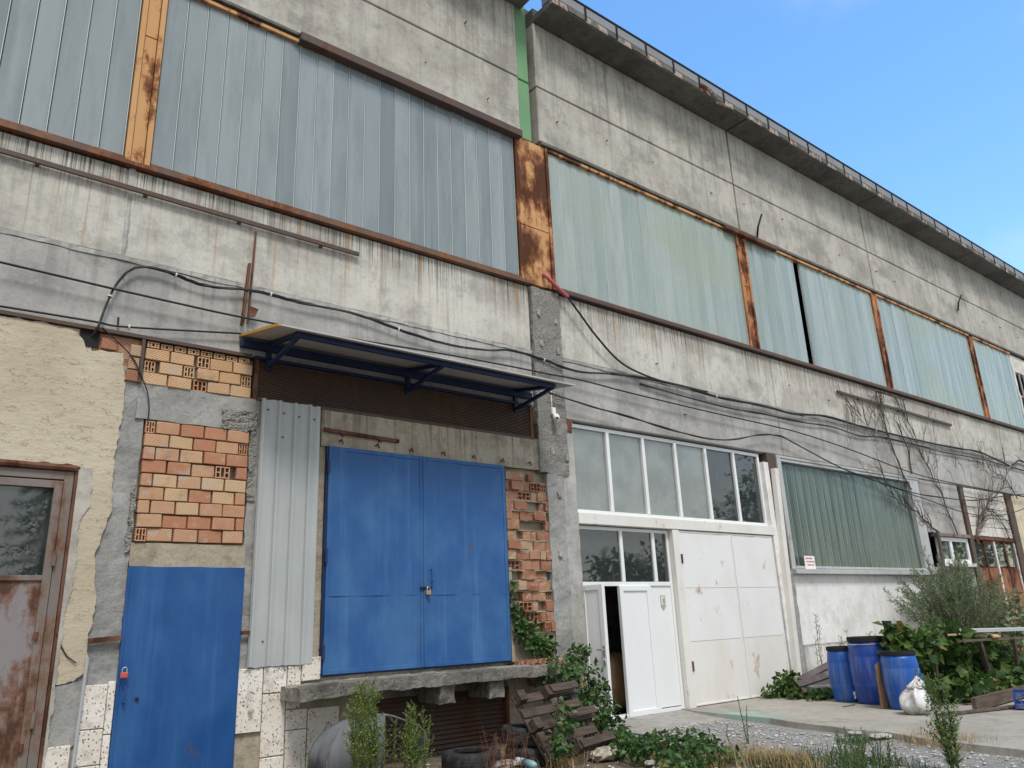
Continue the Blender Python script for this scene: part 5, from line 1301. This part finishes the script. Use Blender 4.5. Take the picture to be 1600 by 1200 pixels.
plant('creeper', 'green ground creeper between the white gate and the concrete block', 'creeper', (13.3, -.8, 0),
      [(wp(1232, 1068, -.4), (.28, .2, .20), 260), (wp(1250, 1080, -.7), (.4, .18, .08), 170), (wp(1285, 1086, -1.1), (.45, .12, .04), 110), (wp(1306, 1082, -1.15), (.2, .15, .10), 80), (wp(1212, 1082, -.25), (.4, .2, .07), 160)], 'leaf', .10, M['leaf_vine'], 3, .006)
plant('grape_vine', 'dense grape vine with large leaves around the timber stand', 'vine', (14.4, -2.7, 0),
      [((13.2, -2.6, .62), (.55, .40, .45), 420), ((14.0, -2.5, .50), (.75, .42, .45), 560), ((12.75, -2.75, .8), (.40, .4, .28), 230), ((13.6, -2.9, .95), (.65, .4, .18), 240), ((15.1, -2.45, .45), (.9, .42, .42), 520), ((16.3, -2.4, .45), (1.0, .42, .40), 520), ((13.4, -3.2, .25), (.7, .4, .2), 260), ((12.6, -2.6, 1.02), (.22, .2, .16), 90), ((15.6, -3.2, .18), (1.2, .5, .16), 360)], 'leaf', .15, M['leaf_vine'], 5, .010, shell_=.35, wr=.95)
# conyza-like weeds
def weed(label, base, stems, h, spread, mat, leaf=.06, dens=75, name='tall_weed', group=None, top=.0, bushy=0):
    base = Vector(base); t = thing(name, label, 'weed', base, group); st = MB(); fo = MB()
    for s_ in range(stems):
        b = base + Vector((vr.uniform(-1, 1) * spread, vr.uniform(-1, 1) * spread * .8, 0)); hh = h * vr.uniform(.55, 1.0) if s_ else h
        tip = b + Vector((vr.uniform(-.08, .08), vr.uniform(-.08, .08), hh)); pts = spline([b, b.lerp(tip, .5) + Vector((vr.uniform(-.03, .03), vr.uniform(-.03, .03), 0)), tip], 4)
        st.tube(pts, [.006 * (1 - .8 * i / len(pts)) + .001 for i in range(len(pts))], 4, False)
        for k in range(int(dens * hh / .8)):
            u = .08 + .92 * (k / (dens * hh / .8)); f_ = u * (len(pts) - 1); i = min(int(f_), len(pts) - 2); p = pts[i].lerp(pts[i + 1], f_ - i); a = k * 2.4 + vr.random()
            d = Vector((math.cos(a), math.sin(a), .55 + .5 * u)); L = leaf * (1.2 - .6 * u) * vr.uniform(.7, 1.2)
            fo.leaf(p, d, Vector((0, 0, 1)), L, L * .17, .1)
            if bushy and u > .35 and vr.random() < bushy:
                e = p + d.normalized() * L * 2.2; st.tube([p, e], [.002, .001], 3, False)
                for j in range(9): fo.leaf(p.lerp(e, .25 + .75 * j / 8), (rv() + Vector((0, 0, .5))), rv(), leaf * .45, leaf * .16, .1)
    fo.build('foliage', mat, t, recalc=False); kind(st.build('stem', M['stem'], t), 'stuff'); return t
weed('tall yellow-green weed clump in front of the grey plastic sheet', (3.90, -1.7, -.08), 22, 1.02, .15, M['leaf_weed'], .065, 85, bushy=.28)
weed('second yellow-green weed clump, right of the tallest one', (4.36, -1.75, -.08), 16, .76, .13, M['leaf_weed'], .06, 85, bushy=.28)
weed('single green weed stalk right of the weed clumps', (4.52, -1.7, -.08), 2, .66, .03, M['leaf_weed'], .06, 80)
weed('short weed clump in front of the speckled slabs', (3.2, -1.9, -.08), 4, .50, .08, M['leaf_weed'], .055, 70)
weed('thin weed shoot left of the weed clumps', (2.65, -2.1, -.08), 2, .40, .04, M['leaf_weed'], .055, 70)
weed('tiny weed tip before the small blue door', (1.95, -2.3, -.08), 2, .22, .03, M['leaf_weed'], .05, 70)
weed('tall green weed standing alone in the yard before the white bag', (8.15, -5.2, -.06), 6, .80, .05, M['leaf_weed_mid'], .10, 105, bushy=.2)
weed('shorter weed left of the lone tall yard weed', (7.55, -4.75, -.06), 2, .34, .03, M['leaf_weed_dark'], .06, 70)
weed('slim weed stalk in the gravel before the white gate', (8.42, -2.7, -.06), 2, .52, .02, M['leaf_weed_dark'], .055, 60)
weed('small weed stalk beside the slim one in the gravel', (8.12, -2.72, -.06), 1, .26, .02, M['leaf_weed_dark'], .05, 60)
weed('dry thin weed against the white wall', (14.05, -.35, 0), 3, 1.35, .08, M['twig'], .05, 40, bushy=.3)
weed('green weed behind the leftmost barrel', (14.6, -.6, 0), 5, .95, .14, M['leaf_feather'], .07, 60, bushy=.3)
weed('sprawling weeds behind the tall barrel', (15.6, -.5, 0), 8, 1.0, .4, M['leaf_feather'], .07, 50, bushy=.3)
weed('dark weed patch at the bottom of the yard, left of centre gravel', (7.72, -4.45, -.06), 14, .34, .30, M['leaf_weed_dark'], .075, 70)
weed('dark weed patch right beside the dry straw', (7.35, -4.75, -.06), 14, .32, .30, M['leaf_weed_dark'], .075, 70)
weed('weedy clump by the broken apron edge', (8.5, -4.0, -.06), 5, .26, .12, M['leaf_weed_dark'], .06, 60)
dw = thing('dead_weed', 'dead reddish weed stalks beside the flat tyre', 'weed', (5.5, -1.75, -.05)); st = MB()
for k in range(26):
    b = Vector((5.2 + vr.random() * .65, -1.85 + vr.random() * .2, -.08)); e = b + Vector((vr.uniform(-.16, .16), vr.uniform(-.05, .05), vr.uniform(.2, .5)))
    st.tube([b, b.lerp(e, .5) + rv() * .03, e], [.004, .003, .0015], 4, False)
    for j in range(5): p = b.lerp(e, .3 + .14 * j); st.tube([p, p + rv() * .07 + Vector((0, 0, .03))], [.002, .001], 3, False)
st.build('stem', M['dead'], dw)
# feathery bush by the far window
fb = thing('feathery_bush', 'large grey-green feathery bush at the right end of the white wall', 'bush', (18.9, -1.0, 0)); st = MB(); fo = MB()
for k in range(230):
    a = vr.random() * 6.28; sp = vr.uniform(.05, 1.0) ** .7; b = Vector((18.9 + vr.uniform(-.6, .6), -.95 + vr.uniform(-.25, .25), 0))
    e = b + Vector((math.cos(a) * sp * 2.3, math.sin(a) * sp * .75, (1.15 + 1.65 * (1 - sp * .62)) * vr.uniform(.6, 1.05)))
    if e[1] > -.12: e[1] = -.12 - vr.random() * .1
    mid = b.lerp(e, .5) + Vector((0, 0, .3)); pts = spline([b, mid, e], 6); st.tube(pts, [.010 * (1 - i / 14) for i in range(len(pts))], 4, False)
    for i in range(4, len(pts)):
        ax = (pts[i] - pts[i - 1]).normalized()
        for j in range(3):
            p = pts[i - 1].lerp(pts[i], j / 3); d = (rv() * .8 + Vector((0, 0, .25)) + ax * .8).normalized(); L = vr.uniform(.12, .34) * (1.1 - i / 16)
            fo.leaf(p, d, rv(), L, .010, .1)
            for q in range(9): fo.leaf(p + d * L * (.15 + .85 * q / 9), (d + rv() * .9), rv(), vr.uniform(.03, .07), .012, .1)
kind(fo.build('foliage', M['leaf_feather'], fb, recalc=False), 'stuff'); st.build('stem', M['twig'], fb)
# second leafy bush before the rusty gate
plant('bush', 'pale speckled leafy bush before the rusty red gate', 'bush', (20.8, -1.2, 0), [((20.8, -1.3, 1.1), (.8, .5, .6), 500), ((20.3, -1.4, .6), (1.0, .5, .6), 500), ((22.3, -1.4, .6), (1.2, .5, .55), 420), ((24.0, -1.2, .5), (1.4, .5, .55), 420)], 'leaf', .12, M['leaf_feather'], 6)
# bare climbing vine on the right hall
cvn = thing('climbing_vine', 'leafless climbing vine on the right hall, from the far window up to the rail', 'vine', W(1472, 890, -.1)); st = MB()
def walk(p, d, L, r, depth):
    pts = [p]; n = max(3, int(L / .16))
    for i in range(n):
        d = (d + Vector((vr.gauss(0, .20), 0, vr.gauss(0, .20)))).normalized(); q = pts[-1] + d * (L / n); q[2] = min(q[2], 6.62); q[1] = -.05 + .035 * mnoise.noise(q * 2) - .03 * depth; pts.append(q)
        if depth < 3 and vr.random() < (.50 if depth else .55): walk(q.copy(), (d + Vector((vr.uniform(-1, 1), 0, vr.uniform(-.5, .9)))).normalized(), L * vr.uniform(.15, .45), r * .55, depth + 1)
    st.tube(pts, [r * (1 - .7 * i / n) for i in range(len(pts))], 4, False)
base = W(1470, 960, -.1); t1 = W(1465, 830, -.1)
st.tube(spline([base, W(1474, 890, -.12), t1], 5), [.07, .068, .065, .06, .06, .055, .055, .05, .05, .048, .045], 6)
walk(t1, (W(1425, 765) - t1).normalized(), 2.6, .026, 0)
p2 = W(1424, 765, -.06); walk(p2, (W(1350, 650) - p2).normalized(), 4.0, .020, 0); walk(W(1345, 650, -.05), (W(1318, 618) - W(1345, 650)).normalized(), 1.2, .014, 1)
walk(W(1425, 740, -.06), (W(1422, 700) - W(1425, 740)).normalized(), 1.5, .024, 0); walk(W(1530, 850, -.1), (W(1505, 700) - W(1530, 850)).normalized(), 4.0, .022, 0)
walk(W(1528, 840, -.08), (W(1520, 690) - W(1528, 840)).normalized(), 3.6, .022, 0); walk(W(1500, 840, -.08), (W(1450, 690) - W(1500, 840)).normalized(), 4.2, .02, 0); walk(W(1590, 780, -.08), (W(1560, 690) - W(1590, 780)).normalized(), 2.6, .018, 0)
for k in range(26):
    p = W(1312 + vr.random() * 70, 617 + vr.random() * 22, -.06); walk(p, Vector((vr.uniform(-.8, .8), 0, -1)).normalized(), vr.uniform(.4, 1.3), .009, 2)
for k in range(20):
    p = W(1415 + vr.random() * 180, 690 + vr.random() * 45, -.06); walk(p, Vector((vr.uniform(-1, 1), 0, vr.uniform(-1, 1))).normalized(), vr.uniform(.3, .9), .008, 2)
st.build('stem', M['twig'], cvn)
# dry straw and grass
def tufts(name, label, mat, spots, n, h, w_):
    m = MB()
    for (x, y, rx, ry) in spots:
        for k in range(n):
            p = Vector((x + vr.gauss(0, .5) * rx, y + vr.gauss(0, .5) * ry, 0)); p[2] = gz(p[0], p[1]); a = vr.random() * 6.28; hh = h * vr.uniform(.4, 1.1); ln = Vector((math.cos(a), math.sin(a), 0)); sd_ = Vector((-ln[1], ln[0], 0)) * w_
            b1 = p + ln * hh * .25 + Vector((0, 0, hh * .6)); b2 = p + ln * hh * vr.uniform(.4, 1.1) + Vector((0, 0, hh * vr.uniform(.5, .95)))
            m.add([p - sd_, p + sd_, b1 + sd_ * .7, b1 - sd_ * .7, b2], [(0, 1, 2, 3), (3, 2, 4)])
    return kind(tag(m.build(name, mat, recalc=False), label, 'grass'), 'stuff')
def gp_(px, py): q = G(px, py, -.06); return (q[0], q[1])
tufts('dry_grass', 'dry straw-coloured grass along the bottom of the yard', M['straw'], [(*gp_(1130, 1185), .5, .4), (*gp_(1170, 1190), .5, .5), (*gp_(1100, 1195), .4, .4), (*gp_(1205, 1192), .3, .4), (*gp_(880, 1190), .3, .2), (*gp_(1450, 1160), .4, .3), (*gp_(1500, 1165), .4, .3), (*gp_(1240, 1198), .3, .3)], 260, .20, .0035)
tufts('green_grass', 'patches of green grass between gravel and straw', M['leaf_weed_dark'], [(*gp_(1290, 1185), .6, .5), (*gp_(1330, 1190), .5, .5), (*gp_(1250, 1195), .4, .4), (*gp_(1060, 1190), .4, .3), (*gp_(1380, 1195), .4, .4), (*gp_(1340, 1160), .3, .2), (*gp_(880, 1180), .25, .15), (*gp_(1210, 1195), .3, .3)], 240, .12, .004)
# trees across the yard, seen mirrored in the panes
def spruce(label, base, h, r):
    t = thing('spruce_tree', label, 'tree', base); b = Vector(base)
    MB().tube([b, b + Vector((0, 0, h))], [.14, .02], 8).build('trunk', M['bark'], t); fo = MB()
    for k in range(150):
        u = (k / 150) ** .9; z = .4 + u * (h - .5); a = k * 2.4; L = r * (1 - u) * vr.uniform(.75, 1.1) + .12; d = Vector((math.cos(a), math.sin(a), -.18 + .3 * u)); p0 = b + Vector((0, 0, z))
        for j in range(26):
            s_ = j / 26; p = p0 + d * L * s_ + Vector((0, 0, -.15 * s_ * s_)); fo.leaf(p, d + rv() * .9 + Vector((0, 0, -.2)), rv(), .22, .035, .1); fo.leaf(p, d + rv() * .8, rv(), .2, .035, .1)
    kind(fo.build('crown', M['leaf_spruce'], t, recalc=False), 'stuff')
spruce('tall dark spruce across the yard, mirrored in the glazed rusty door', (3.3, -15.0, -.1), 9.0, 1.9)
spruce('younger spruce across the yard, left of the tall spruce', (1.6, -16.0, -.1), 4.6, 1.3)
def broad(label, base, h, r, n=2600):
    t = thing('broadleaf_tree', label, 'tree', base); b = Vector(base)
    tr = MB().tube([b, b + Vector((.1, 0, h * .4)), b + Vector((0, .1, h * .75))], [.2, .15, .06], 8); fo = MB()
    for k in range(9):
        d = rv(); c = b + Vector((d[0] * r * .6, d[1] * r * .6, h * .66 + d[2] * h * .24)); tr.tube([b + Vector((.08, 0, h * .38)), c], [.07, .02], 5, False); leaves_in(fo, c, (r * .5, r * .5, h * .18), n // 9, .22, shell_=.3)
    tr.build('trunk', M['bark'], t); kind(fo.build('crown', M['leaf_tree'], t, recalc=False), 'stuff')
broad('broad leafy tree across the yard, mirrored in the right transom panes', (32.5, -13.0, -.1), 9.0, 3.2)
broad('distant leafy tree far right across the yard, mirrored in the small window', (47.0, -10.5, -.1), 8.0, 3.4, 1500)
broad('farthest leafy tree across the yard, mirrored in the rusty gate panes', (55.0, -12.0, -.1), 8.5, 3.6, 1500)
broad('low leafy tree across the yard, mirrored in the entrance panes', (22.0, -13.0, -.1), 4.0, 2.2, 1800)
broad('second low leafy tree across the yard, mirrored in the entrance panes', (25.5, -13.5, -.1), 4.4, 2.3, 1800)
